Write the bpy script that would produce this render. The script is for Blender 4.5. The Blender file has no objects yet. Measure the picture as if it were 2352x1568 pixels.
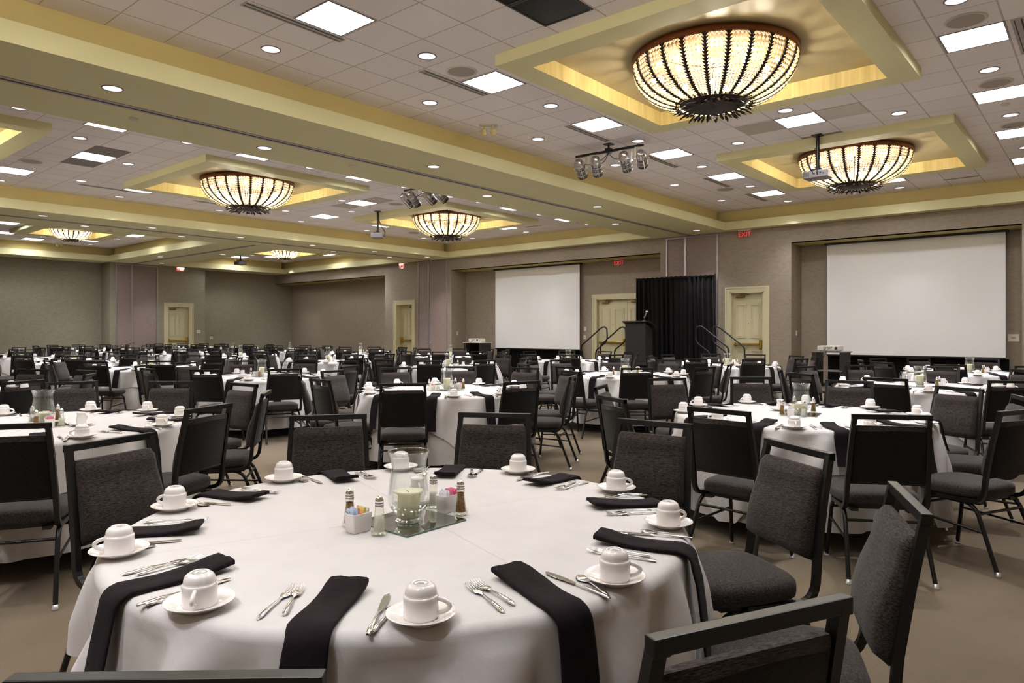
import bpy, bmesh, math, random
from math import sin, cos, pi, radians, degrees, atan2, hypot, sqrt
from mathutils import Vector, Matrix, Euler
random.seed(7)
SC = bpy.context.scene
COL = SC.collection

# ------------------------------------------------------------------ camera
F_PX, IMG_W, IMG_H, HORIZON, CAM_H, YAW = 1620.0, 2352.0, 1568.0, 763.0, 1.39, 40.45
cd = bpy.data.cameras.new('camera')
cam = bpy.data.objects.new('camera', cd); COL.objects.link(cam)
cd.sensor_fit = 'HORIZONTAL'; cd.sensor_width = 36.0
cd.lens = 36.0 * F_PX / IMG_W
cd.shift_y = -(IMG_H / 2 - HORIZON) / IMG_W
cd.clip_start = 0.05; cd.clip_end = 200
cam.location = (0, 0, CAM_H); cam.rotation_euler = (radians(90), 0, radians(YAW))
SC.camera = cam
SY, CY = sin(radians(YAW)), cos(radians(YAW))
def project(x, y, z):
    d = -SY * x + CY * y
    l = CY * x + SY * y
    if d < 0.05: return None
    return IMG_W / 2 + F_PX * l / d, HORIZON + F_PX * (CAM_H - z) / d, d
def in_frame(x, y, z, m=40):
    p = project(x, y, z)
    return p is not None and -m < p[0] < IMG_W + m and -m < p[1] < IMG_H + m

# ------------------------------------------------------------------ materials
MATS = {}
class NT:
    def __init__(s, name):
        s.m = bpy.data.materials.new(name); s.m.use_nodes = True
        s.t = s.m.node_tree; s.t.nodes.clear(); MATS[name] = s.m
        s.out = s.n('ShaderNodeOutputMaterial')
    def n(s, kind, **kw):
        nd = s.t.nodes.new(kind)
        for k, v in kw.items():
            if k in nd.inputs: nd.inputs[k].default_value = v
            else: setattr(nd, k, v)
        return nd
    def l(s, a, b): s.t.links.new(a, b)
    def math(s, op, a, b=None, c=None):
        nd = s.t.nodes.new('ShaderNodeMath'); nd.operation = op
        for i, v in enumerate((a, b, c)):
            if v is None: continue
            if isinstance(v, (int, float)): nd.inputs[i].default_value = v
            else: s.l(v, nd.inputs[i])
        return nd.outputs[0]
    def mixc(s, f, a, b, mode='MIX'):
        nd = s.t.nodes.new('ShaderNodeMix'); nd.data_type = 'RGBA'; nd.blend_type = mode
        for sock, v in ((nd.inputs['Factor'], f), (nd.inputs['A'], a), (nd.inputs['B'], b)):
            if isinstance(v, (int, float)): sock.default_value = v
            elif isinstance(v, tuple): sock.default_value = v if len(v) == 4 else (*v, 1)
            else: s.l(v, sock)
        return nd.outputs['Result']
    def coords(s, scale=(1, 1, 1), kind='Object'):
        tc = s.n('ShaderNodeTexCoord'); mp = s.n('ShaderNodeMapping'); mp.inputs['Scale'].default_value = scale
        s.l(tc.outputs[kind], mp.inputs['Vector']); return mp.outputs[0]
    def noise(s, vec, scale=5, detail=4, rough=.55):
        nd = s.n('ShaderNodeTexNoise'); nd.inputs['Scale'].default_value = scale
        nd.inputs['Detail'].default_value = detail; nd.inputs['Roughness'].default_value = rough
        if vec is not None: s.l(vec, nd.inputs['Vector'])
        return nd.outputs['Fac']
    def ramp(s, fac, stops):
        nd = s.n('ShaderNodeValToRGB')
        e = nd.color_ramp.elements
        while len(e) > 1: e.remove(e[-1])
        e[0].position, e[0].color = stops[0][0], (*stops[0][1], 1)
        for p, c in stops[1:]:
            k = e.new(p); k.color = (*c, 1)
        s.l(fac, nd.inputs[0]); return nd.outputs[0]
    def bsdf(s, col, rough=.5, metal=0., bump=None, bump_d=.01, bump_s=.4, sheen=0., spec=.5, coat=0., trans=0.):
        b = s.n('ShaderNodeBsdfPrincipled')
        if isinstance(col, tuple): b.inputs['Base Color'].default_value = (*col, 1)
        else: s.l(col, b.inputs['Base Color'])
        if isinstance(rough, (int, float)): b.inputs['Roughness'].default_value = rough
        else: s.l(rough, b.inputs['Roughness'])
        b.inputs['Metallic'].default_value = metal
        b.inputs['Specular IOR Level'].default_value = spec
        b.inputs['Sheen Weight'].default_value = sheen
        b.inputs['Coat Weight'].default_value = coat
        b.inputs['Transmission Weight'].default_value = trans
        if bump is not None:
            bp = s.n('ShaderNodeBump'); bp.inputs['Strength'].default_value = bump_s; bp.inputs['Distance'].default_value = bump_d
            s.l(bump, bp.inputs['Height']); s.l(bp.outputs[0], b.inputs['Normal'])
        s.l(b.outputs[0], s.out.inputs[0]); return b

def plain(name, col, rough=.5, metal=0., var=.06, nscale=6., **kw):
    t = NT(name); f = t.noise(t.coords(), nscale, 3)
    d = tuple(max(0, c * (1 - var)) for c in col); u = tuple(min(1, c * (1 + var)) for c in col)
    t.bsdf(t.ramp(f, [(.3, d), (.7, u)]), rough, metal, **kw)
def emit(name, col, strength, sampled=True):
    t = NT(name); e = t.n('ShaderNodeEmission'); e.inputs[0].default_value = (*col, 1); e.inputs[1].default_value = strength
    t.l(e.outputs[0], t.out.inputs[0])
    if not sampled: t.m.cycles.emission_sampling = 'NONE'

def s2l(r, g, b):
    f = lambda c: c / 12.92 if c <= .04045 else ((c + .055) / 1.055) ** 2.4
    return f(r / 255), f(g / 255), f(b / 255)

def make_materials():
    # carpet: sand-brown loop pile
    t = NT('carpet'); v = t.coords()
    big = t.noise(v, .9, 4, .6); fine = t.noise(t.coords((42, 95, 42)), 2.6, 3, .65)
    c = t.ramp(big, [(.3, s2l(116, 103, 84)), (.7, s2l(136, 121, 100))])
    c2 = t.mixc(t.math('MULTIPLY', fine, .8), c, s2l(76, 64, 50))
    t.bsdf(c2, .95, bump=fine, bump_d=.006, bump_s=.6, sheen=.15, spec=.1)
    # wallpaper
    for nm, a, b in (('wallpaper', s2l(132, 120, 106), s2l(156, 143, 128)), ('wallpaper_grey', s2l(128, 122, 106), s2l(152, 145, 128))):
        t = NT(nm); v = t.coords((1, 1, 2.6)); n1 = t.noise(v, 7, 6, .7); n2 = t.noise(t.coords((18, 18, 3)), 4, 3, .6)
        f = t.math('ADD', t.math('MULTIPLY', n1, .65), t.math('MULTIPLY', n2, .35))
        t.bsdf(t.ramp(f, [(.32, a), (.68, b)]), .7, bump=n1, bump_d=.002, bump_s=.25, spec=.25)
    # folding partition: woven horizontal streaks
    t = NT('partition_fabric'); v = t.coords((1.2, 1.2, 26)); n1 = t.noise(v, 4, 5, .7)
    t.bsdf(t.ramp(n1, [(.3, s2l(126, 111, 106)), (.7, s2l(158, 142, 136))]), .8, bump=n1, bump_d=.003, bump_s=.35, spec=.2)
    plain('aluminium', s2l(176, 170, 176), .35, .7)
    plain('slot_black', (.012, .011, .012), .6)
    plain('track_grey', s2l(172, 164, 158), .5, .2)
    plain('cove_paint', s2l(214, 208, 162), .6, var=.02, nscale=1.2, spec=.3); plain('cove_paint_shaded', s2l(204, 186, 128), .6, var=.03, nscale=1.2, spec=.3)  # second cove tone is darkened, putting the recess's shade into its colour
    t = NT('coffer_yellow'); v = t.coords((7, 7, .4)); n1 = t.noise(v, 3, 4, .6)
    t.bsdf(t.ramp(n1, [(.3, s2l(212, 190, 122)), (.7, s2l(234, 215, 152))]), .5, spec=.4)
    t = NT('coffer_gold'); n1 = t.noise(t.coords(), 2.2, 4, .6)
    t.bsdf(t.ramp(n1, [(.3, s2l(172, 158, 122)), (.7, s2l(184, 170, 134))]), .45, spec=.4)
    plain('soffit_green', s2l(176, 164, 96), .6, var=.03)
    plain('cream_paint', s2l(196, 188, 154), .35, var=.02, nscale=2)
    plain('brass', s2l(206, 172, 72), .25, .95, var=.1)
    plain('brass_dull', s2l(120, 96, 50), .4, .8)
    plain('black_metal', s2l(17, 17, 19), .34, .15, var=.12, nscale=9, spec=.5)
    plain('black_wood', s2l(28, 26, 25), .5)
    plain('black_laminate', s2l(30, 28, 27), .55, var=.15)
    plain('chrome', (.82, .82, .84), .09, 1.0, var=.03)
    plain('par_aluminium', (.58, .56, .55), .24, 1.0, var=.05)
    plain('glide', (.72, .72, .72), .25, .6)
    # chair fabrics; the second is the first darkened to stand for shaded backs
    for nm, a, b, m in (('chair_fabric', s2l(17, 15, 14), s2l(78, 69, 66), .5), ('chair_fabric_shaded', s2l(11, 10, 10), s2l(32, 29, 29), .55)):
        t = NT(nm); v = t.coords((26, 60, 150)); n1 = t.noise(v, 2.4, 4, .65)
        t.bsdf(t.ramp(n1, [(.36, a), (m + .18, b)]), .9, bump=n1, bump_d=.0022, bump_s=.8, sheen=.12, spec=.15)
    t = NT('seat_fabric'); n1 = t.noise(t.coords((60, 60, 90)), 2.4, 4, .65)
    t.bsdf(t.ramp(n1, [(.36, s2l(19, 17, 16)), (.7, s2l(74, 66, 63))]), .9, bump=n1, bump_d=.0022, bump_s=.8, sheen=.15, spec=.15)
    # linens
    t = NT('tablecloth'); tc = t.n('ShaderNodeTexCoord'); sp = t.n('ShaderNodeSeparateXYZ'); t.l(tc.outputs['Object'], sp.inputs[0])
    weave = t.noise(t.coords((1, 1, 1)), 420, 2, .5); soft = t.noise(t.coords((1, 1, 1)), 7, 4, .55)
    cx = t.math('SUBTRACT', 1.0, t.math('MINIMUM', t.math('MULTIPLY', t.math('ABSOLUTE', t.math('ADD', sp.outputs[0], .03)), 260), 1.0))
    cyy = t.math('SUBTRACT', 1.0, t.math('MINIMUM', t.math('MULTIPLY', t.math('ABSOLUTE', t.math('SUBTRACT', sp.outputs[1], .05)), 260), 1.0))
    crease = t.math('MAXIMUM', cx, cyy)
    h = t.math('ADD', t.math('ADD', t.math('MULTIPLY', crease, .9), t.math('MULTIPLY', soft, 1.2)), t.math('MULTIPLY', weave, .12))
    t.bsdf(t.ramp(soft, [(.3, s2l(196, 193, 193)), (.7, s2l(203, 200, 200))]), .8, bump=h, bump_d=.006, bump_s=.45, sheen=.1, spec=.2)
    t = NT('napkin'); n1 = t.noise(t.coords(), 300, 2); n2 = t.noise(t.coords(), 14, 4)
    t.bsdf(t.ramp(n2, [(.3, s2l(22, 16, 20)), (.7, s2l(34, 26, 31))]), .85, bump=t.math('ADD', n2, t.math('MULTIPLY', n1, .2)), bump_d=.006, bump_s=.5, sheen=.03, spec=.08)
    # tableware
    plain('ceramic', s2l(232, 228, 226), .12, var=.01, coat=.4)
    plain('ceramic_mark', s2l(150, 146, 142), .3)
    plain('steel', (.80, .79, .77), .12, 1.0, var=.04, nscale=30)
    plain('wax', s2l(238, 232, 200), .45, var=.03, nscale=12)
    MATS['wax'].node_tree.nodes['Principled BSDF'].inputs['Subsurface Weight'].default_value = .5; MATS['wax'].node_tree.nodes['Principled BSDF'].inputs['Subsurface Radius'].default_value = (1, 1, .9); MATS['wax'].node_tree.nodes['Principled BSDF'].inputs['Subsurface Scale'].default_value = .04
    plain('wick', (.02, .015, .01), .9)
    t = NT('mirror'); t.bsdf(t.ramp(t.noise(t.coords(), 3), [(0, (.60, .66, .64)), (1, (.64, .70, .68))]), .02, 1.0)
    plain('mirror_edge', s2l(90, 120, 108), .2)
    def thin_glass(nm, tint, f0, pw):
        t = NT(nm); lw = t.n('ShaderNodeLayerWeight'); lw.inputs[0].default_value = pw
        n1 = t.noise(t.coords((1, 1, .25)), 46, 3)
        fac = t.math('MINIMUM', t.math('ADD', t.math('ADD', t.math('MULTIPLY', t.math('POWER', lw.outputs['Facing'], 1.7), .75), f0), t.math('MULTIPLY', t.math('GREATER_THAN', n1, .66), .05)), 1.0)
        tr = t.n('ShaderNodeBsdfTransparent'); tr.inputs[0].default_value = (*tint, 1)
        gl = t.n('ShaderNodeBsdfGlossy'); gl.inputs[0].default_value = (.95, .97, .96, 1); gl.inputs[1].default_value = .04
        mx = t.n('ShaderNodeMixShader'); t.l(fac, mx.inputs[0]); t.l(tr.outputs[0], mx.inputs[1]); t.l(gl.outputs[0], mx.inputs[2])
        t.l(mx.outputs[0], t.out.inputs[0])
    thin_glass('hurricane_glass', (.975, .985, .98), .035, .35)
    thin_glass('shaker_glass', (.95, .97, .91), .07, .4)
    thin_glass('clear_acrylic', (.93, .90, .90), .06, .3)
    plain('salt', s2l(238, 236, 230), .9)
    t = NT('pepper'); n1 = t.noise(t.coords(), 420, 2, .7)
    t.bsdf(t.ramp(n1, [(.35, s2l(58, 36, 18)), (.5, s2l(140, 98, 52)), (.68, s2l(196, 160, 104))]), .9)
    for nm, a, b in (('packet_pink', s2l(232, 120, 150), s2l(240, 190, 200)), ('packet_yellow', s2l(222, 204, 120), s2l(200, 160, 60)), ('packet_blue', s2l(196, 210, 230), s2l(70, 90, 160)), ('packet_white', s2l(232, 232, 238), s2l(200, 204, 226))):
        t = NT(nm); n1 = t.noise(t.coords((1, 1, 1)), 70, 1)
        t.bsdf(t.ramp(n1, [(.60, a), (.64, b)]), .6)
    # ceiling fittings
    emit('troffer_lens', (.96, .97, 1.0), TROFFER)
    plain('troffer_white', (.24, .24, .24), .6, var=.02)
    emit('downlight_lens', (1.0, .96, .97), .26, False)
    plain('downlight_rim', s2l(120, 110, 104), .4, .3)
    plain('grille_grey', s2l(168, 158, 148), .6, var=.1, nscale=90)
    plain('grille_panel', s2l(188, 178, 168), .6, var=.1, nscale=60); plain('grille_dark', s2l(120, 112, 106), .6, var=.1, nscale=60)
    plain('vent_black', (.004, .004, .004), .25, spec=.15)
    plain('off_white', s2l(206, 198, 184), .5)
    plain('emergency_beige', s2l(214, 198, 140), .5)
    emit('bulb', (1.0, .88, .66), 22.0, False)
    t = NT('bead'); tr = t.n('ShaderNodeBsdfTranslucent'); tr.inputs[0].default_value = (.96, .90, .70, 1)
    df = t.n('ShaderNodeBsdfDiffuse'); df.inputs[0].default_value = (.90, .84, .66, 1)
    gl = t.n('ShaderNodeBsdfGlossy'); gl.inputs[0].default_value = (1, .95, .82, 1); gl.inputs[1].default_value = .12
    m1 = t.n('ShaderNodeMixShader'); m1.inputs[0].default_value = .3; t.l(tr.outputs[0], m1.inputs[1]); t.l(df.outputs[0], m1.inputs[2])
    m2 = t.n('ShaderNodeMixShader'); m2.inputs[0].default_value = .18; t.l(m1.outputs[0], m2.inputs[1]); t.l(gl.outputs[0], m2.inputs[2])
    t.l(m2.outputs[0], t.out.inputs[0])
    plain('pan_brown', s2l(120, 84, 52), .6); plain('bronze_dark', s2l(40, 27, 19), .5, .4, var=.25, nscale=20)
    plain('rim_wood', s2l(110, 58, 26), .5, .2, var=.15)
    plain('crystal', (.85, .85, .85), .05, .9)
    # screens, drapes, av
    t = NT('screen_white'); n1 = t.noise(t.coords(), .8, 2)
    t.bsdf(t.ramp(n1, [(.3, s2l(228, 228, 228)), (.7, s2l(232, 232, 232))]), .75, spec=.2)
    plain('drape_black', s2l(17, 15, 15), .9, var=.3, nscale=4, sheen=.08, spec=.1)
    plain('skirt_black', s2l(13, 12, 12), .85, var=.2, spec=.1)
    plain('projector_white', s2l(214, 210, 204), .45)
    plain('projector_grey', s2l(122, 118, 120), .4, .2)
    plain('port_dark', s2l(40, 38, 38), .5)
    plain('cart_top', s2l(110, 102, 94), .4)
    plain('mic_grey', s2l(170, 168, 168), .3, .6)
    emit('exit_red', (.95, .05, .06), .24, False)
    plain('plate_white', s2l(214, 206, 192), .4)
    plain('lens_glass', (.6, .62, .62), .05, .8)

def tile_material(nm, x0, y0, px=.61, py=.597):
    t = NT(nm); tc = t.n('ShaderNodeTexCoord'); sp = t.n('ShaderNodeSeparateXYZ'); t.l(tc.outputs['Object'], sp.inputs[0])
    def line(sock, o, p, w):
        u = t.math('FRACT', t.math('DIVIDE', t.math('SUBTRACT', sock, o - w), p))
        return t.math('LESS_THAN', u, 2 * w / p)
    lx = line(sp.outputs[0], x0, px, .009); ly = line(sp.outputs[1], y0, py, .007)
    g = t.math('MAXIMUM', lx, ly)
    ux = t.math('FLOOR', t.math('DIVIDE', t.math('SUBTRACT', sp.outputs[0], x0), px))
    uy = t.math('FLOOR', t.math('DIVIDE', t.math('SUBTRACT', sp.outputs[1], y0), py))
    cmb = t.n('ShaderNodeCombineXYZ'); t.l(ux, cmb.inputs[0]); t.l(uy, cmb.inputs[1])
    wn = t.n('ShaderNodeTexWhiteNoise'); t.l(cmb.outputs[0], wn.inputs['Vector'])
    fine = t.noise(t.coords(), 160, 2)
    base = t.ramp(wn.outputs['Value'], [(0, s2l(236, 230, 230)), (1, s2l(243, 237, 237))])
    col = t.mixc(g, t.mixc(t.math('MULTIPLY', fine, .12), base, s2l(190, 180, 172)), s2l(196, 186, 178))
    t.bsdf(col, .85, bump=t.math('SUBTRACT', t.math('MULTIPLY', fine, .1), g), bump_d=.004, bump_s=.3, spec=.2)

# ------------------------------------------------------------------ mesh builder
class MB:
    def __init__(s): s.v = []; s.f = []; s.sm = []
    def add(s, vs, fs, smooth=False, M=None):
        o = len(s.v)
        if M is not None: vs = [M @ Vector(p) for p in vs]
        s.v += [tuple(p) for p in vs]
        for f in fs: s.f.append(tuple(i + o for i in f)); s.sm.append(smooth)
        return s
    def quad(s, a, b, c, d): return s.add([a, b, c, d], [(0, 1, 2, 3)])
    def box(s, x0, x1, y0, y1, z0, z1, M=None, bevel=0.):
        vs = [(x, y, z) for z in (z0, z1) for y in (y0, y1) for x in (x0, x1)]
        fs = [(0, 2, 3, 1), (4, 5, 7, 6), (0, 1, 5, 4), (2, 6, 7, 3), (0, 4, 6, 2), (1, 3, 7, 5)]
        if bevel:
            bm = bmesh.new(); bv = [bm.verts.new(p) for p in vs]
            for f in fs: bm.faces.new([bv[i] for i in f])
            bmesh.ops.bevel(bm, geom=list(bm.edges), offset=bevel, segments=2, profile=.6, affect='EDGES')
            bm.verts.index_update()
            vs = [v.co.copy() for v in bm.verts]; fs = [tuple(v.index for v in f.verts) for f in bm.faces]; bm.free()
        return s.add(vs, fs, False, M)
    def tube(s, pts, r, n=8, cap=True, rect=None, up=(0, 0, 1), smooth=True, M=None, radii=None):
        pts = [Vector(p) for p in pts]; N = len(pts); vs = []; fs = []
        if rect: sec = [(-rect[0], -rect[1]), (rect[0], -rect[1]), (rect[0], rect[1]), (-rect[0], rect[1])]; n = 4; smooth = False
        else: sec = [(cos(2 * pi * k / n), sin(2 * pi * k / n)) for k in range(n)]
        up = Vector(up); prev = None
        for i, p in enumerate(pts):
            if i == 0: t = pts[1] - p
            elif i == N - 1: t = p - pts[i - 1]
            else: t = (pts[i + 1] - p).normalized() + (p - pts[i - 1]).normalized()
            t.normalize()
            if prev is None:
                a = up.cross(t)
                if a.length < 1e-4: a = Vector((1, 0, 0)).cross(t)
                a.normalize()
            else:
                a = prev - t * prev.dot(t); a.normalize()
            prev = a; b = t.cross(a)
            sc = 1.0
            if 0 < i < N - 1:
                cs = (pts[i + 1] - p).normalized().dot((p - pts[i - 1]).normalized()); sc = 1 / max(.5, sqrt(max(.02, (1 + cs) / 2)))
            rr = (radii[i] if radii else (1 if rect else r))
            if not rect and not radii: rr = r
            for (u, w) in sec: vs.append(p + a * (u * rr * (sc if rect else 1)) + b * (w * rr * 1))
        for i in range(N - 1):
            for k in range(n):
                k2 = (k + 1) % n; fs.append((i * n + k, i * n + k2, (i + 1) * n + k2, (i + 1) * n + k))
        s.add(vs, fs, smooth, M)
        if cap:
            s.add(vs[:n], [tuple(reversed(range(n)))], False, M); s.add(vs[-n:], [tuple(range(n))], False, M)
        return s
    def lathe(s, prof, n=24, M=None, smooth=True, mod=None):
        vs = []; fs = []
        for i, (r, z) in enumerate(prof):
            for k in range(n):
                a = 2 * pi * k / n; q = r if mod is None else mod(r, z, a)
                vs.append((q * cos(a), q * sin(a), z))
        for i in range(len(prof) - 1):
            for k in range(n):
                k2 = (k + 1) % n; fs.append((i * n + k, i * n + k2, (i + 1) * n + k2, (i + 1) * n + k))
        return s.add(vs, fs, smooth, M)
    def disc(s, r, z, n=24, M=None, flip=False):
        vs = [(r * cos(2 * pi * k / n), r * sin(2 * pi * k / n), z) for k in range(n)]
        return s.add(vs, [tuple(range(n))[::-1 if flip else 1]], False, M)
    def ball(s, c, r, n=8, m=6, sz=1.0, M=None):
        prof = [(max(1e-5, r * sin(pi * i / m)), -r * sz * cos(pi * i / m)) for i in range(m + 1)]
        T = Matrix.Translation(c)
        return s.lathe(prof, n, T if M is None else M @ T)
    def loft(s, rings, smooth=True, closed=True, cap=True, M=None):
        n = len(rings[0]); vs = [p for r in rings for p in r]; fs = []
        for i in range(len(rings) - 1):
            for k in range(n if closed else n - 1):
                k2 = (k + 1) % n; fs.append((i * n + k, i * n + k2, (i + 1) * n + k2, (i + 1) * n + k))
        s.add(vs, fs, smooth, M)
        if cap:
            s.add(rings[0], [tuple(reversed(range(n)))], False, M); s.add(rings[-1], [tuple(range(n))], False, M)
        return s
    def mesh(s, name, mat):
        me = bpy.data.meshes.new(name); me.from_pydata(s.v, [], s.f); me.update()
        bm = bmesh.new(); bm.from_mesh(me)
        bmesh.ops.recalc_face_normals(bm, faces=bm.faces); bm.to_mesh(me); bm.free()
        if any(s.sm): me.polygons.foreach_set('use_smooth', s.sm)
        me.materials.append(MATS[mat]); return me
    def raw(s, name, mat):
        me = bpy.data.meshes.new(name); me.from_pydata(s.v, [], s.f); me.update()
        if any(s.sm): me.polygons.foreach_set('use_smooth', s.sm)
        me.materials.append(MATS[mat]); return me

def link(name, data, parent=None, loc=(0, 0, 0), rz=0., rot=None):
    o = bpy.data.objects.new(name, data); COL.objects.link(o)
    o.location = loc; o.rotation_euler = rot if rot else (0, 0, rz)
    if parent: o.parent = parent
    return o
LABELS = {}
def tag(o, label, cat, group=None):
    nw = len(label.split())
    if nw > 16 or nw < 4: print('LABEL LENGTH', nw, label)
    if label in LABELS: print('DUP LABEL', label)
    LABELS[label] = 1
    o['label'] = label; o['category'] = cat
    if group: o['group'] = group
    return o
def thing(name, label, cat, loc=(0, 0, 0), rz=0., group=None, rot=None):
    return tag(link(name, None, None, loc, rz, rot), label, cat, group)
def structure(name, me, parent=None):
    o = link(name, me, parent)
    if parent is None: o['kind'] = 'structure'
    return o
ORD = ['zeroth', 'first', 'second', 'third', 'fourth', 'fifth', 'sixth', 'seventh', 'eighth', 'ninth', 'tenth', 'eleventh', 'twelfth']
def text_mesh(txt, size, depth, name, mat):
    cu = bpy.data.curves.new(name, 'FONT'); cu.body = txt; cu.size = size; cu.extrude = depth; cu.align_x = 'CENTER'; cu.align_y = 'CENTER'
    ob = bpy.data.objects.new(name, cu); COL.objects.link(ob)
    bpy.context.view_layer.update()
    me = bpy.data.meshes.new_from_object(ob.evaluated_get(bpy.context.evaluated_depsgraph_get()))
    bpy.data.objects.remove(ob); me.name = name; me.materials.clear(); me.materials.append(MATS[mat]); return me
ZC, ZB, ZL = 4.59, 4.08, 4.29          # ceiling, beam underside, cove ledge
YW, YN = 18.1, 18.87                   # screen wall face, niche back
XL, XLN = -29.2, -30.05                # left wall pier face, recess back
XR, YF = .95, -2.3                     # right wall, wall behind the camera
HDR = 3.63
TROFFERS = {   # bay: columns of (x, [y...])
 'right': [(-6.05, [-.5, 1.91, 4.31, 6.73, 9.13, 11.49, 13.9, 16.2]), (-3.6, [-1.3, 4.9, 10.93, 16.4]), (-1.15, [-.5, 1.9, 4.3, 6.7, 9.09, 11.48, 13.86, 16.18])],  # negative-y panels are unseen, added to brighten the near table's front
 'middle': [(-11.75, [1.9, 4.26, 6.72, 9.1, 11.5, 13.86, 16.22]), (-14.18, [4.85, 10.87, 16.3]), (-16.6, [1.9, 4.23, 6.65, 9.07, 11.48, 13.6, 16.2])],
 'left': [(-24.65, [3.2, 6.1, 9.6, 17.1]), (-27.1, [6.65, 9.15, 16.2]), (-28.25, [7.75, 15.3]), (-22.3, [4.5, 9.4, 14.2, 16.6])]}
DOWNLIGHTS = {
 'right': [(-7.25, [-.5, 1.9, 4.3, 6.74, 9.17, 11.56, 13.94, 16.33]), (-6.05, [.8, 3.2, 5.58, 7.94, 10.35, 12.74, 15.14, 17.48]), (-4.83, [-.9, 11.56]), (-3.6, [10.31, 17.44]), (-2.38, [-.9, 11.51]), (-1.15, [-1.4, 3.2, 5.55, 7.95, 10.32, 12.67, 15.05, 17.4])],  # negative-y downlights are out of view, added to light the near cloth drop
 'middle': [(-11.87, [3.1, 5.5, 7.9, 10.3, 12.7, 15.1, 17.4]), (-12.95, [4.22]), (-13.1, [11.48]), (-14.25, [5.47, 10.36, 17.4]), (-15.38, [11.48]), (-16.6, [5.44, 7.9, 10.28, 12.7, 15.1, 17.4]), (-17.84, [4.3, 6.66, 9.09, 11.54, 13.9, 16.3])],
 'left': [(-27.26, [7.79, 15.32]), (-28.3, [9.55, 17.5]), (-25.97, [9.62]), (-22.3, [7.8, 15.4, 17.4])]}
BEAM_DL = {
 'near beam': [(-8.4, 3.06), (-9.43, 5.49), (-8.4, 7.89), (-9.4, 10.27), (-8.4, 12.67), (-9.4, 14.98), (-8.38, 17.34)],
 'far beam': [(-18.8, 5.36), (-19.82, 6.57), (-18.83, 7.81), (-19.88, 9.04), (-18.83, 10.22), (-18.81, 12.57), (-19.78, 14.03), (-18.72, 14.9), (-19.67, 16.33), (-18.65, 17.2)],
 'cross beam': [(-25.82, 10.99), (-28.13, 12.03), (-23.39, 12.05)]}
COFFERS = [(-3.6, 7.9, 1.83, 1.52), (-3.6, 13.87, 1.83, 1.52), (-3.6, 1.9, 1.83, 1.52), (-14.23, 7.9, 1.83, 1.52), (-14.23, 13.87, 1.83, 1.52), (-14.23, 1.83, 1.83, 1.52), (-24.83, 7.85, 1.3, .9), (-24.7, 15.25, 1.3, .9)]
TW, TD = .295, .288

def rects_minus(x0, x1, y0, y1, holes):
    xs = sorted({x0, x1, *[min(max(h[i], x0), x1) for h in holes for i in (0, 1)]})
    ys = sorted({y0, y1, *[min(max(h[i], y0), y1) for h in holes for i in (2, 3)]})
    out = []
    for j in range(len(ys) - 1):
        run = None
        for i in range(len(xs) - 1):
            mx, my = (xs[i] + xs[i + 1]) / 2, (ys[j] + ys[j + 1]) / 2
            inside = any(h[0] < mx < h[1] and h[2] < my < h[3] for h in holes)
            if inside:
                if run: out.append((*run, ys[j], ys[j + 1])); run = None
            else: run = (run[0], xs[i + 1]) if run else (xs[i], xs[i + 1])
        if run: out.append((*run, ys[j], ys[j + 1]))
    return out

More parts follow.
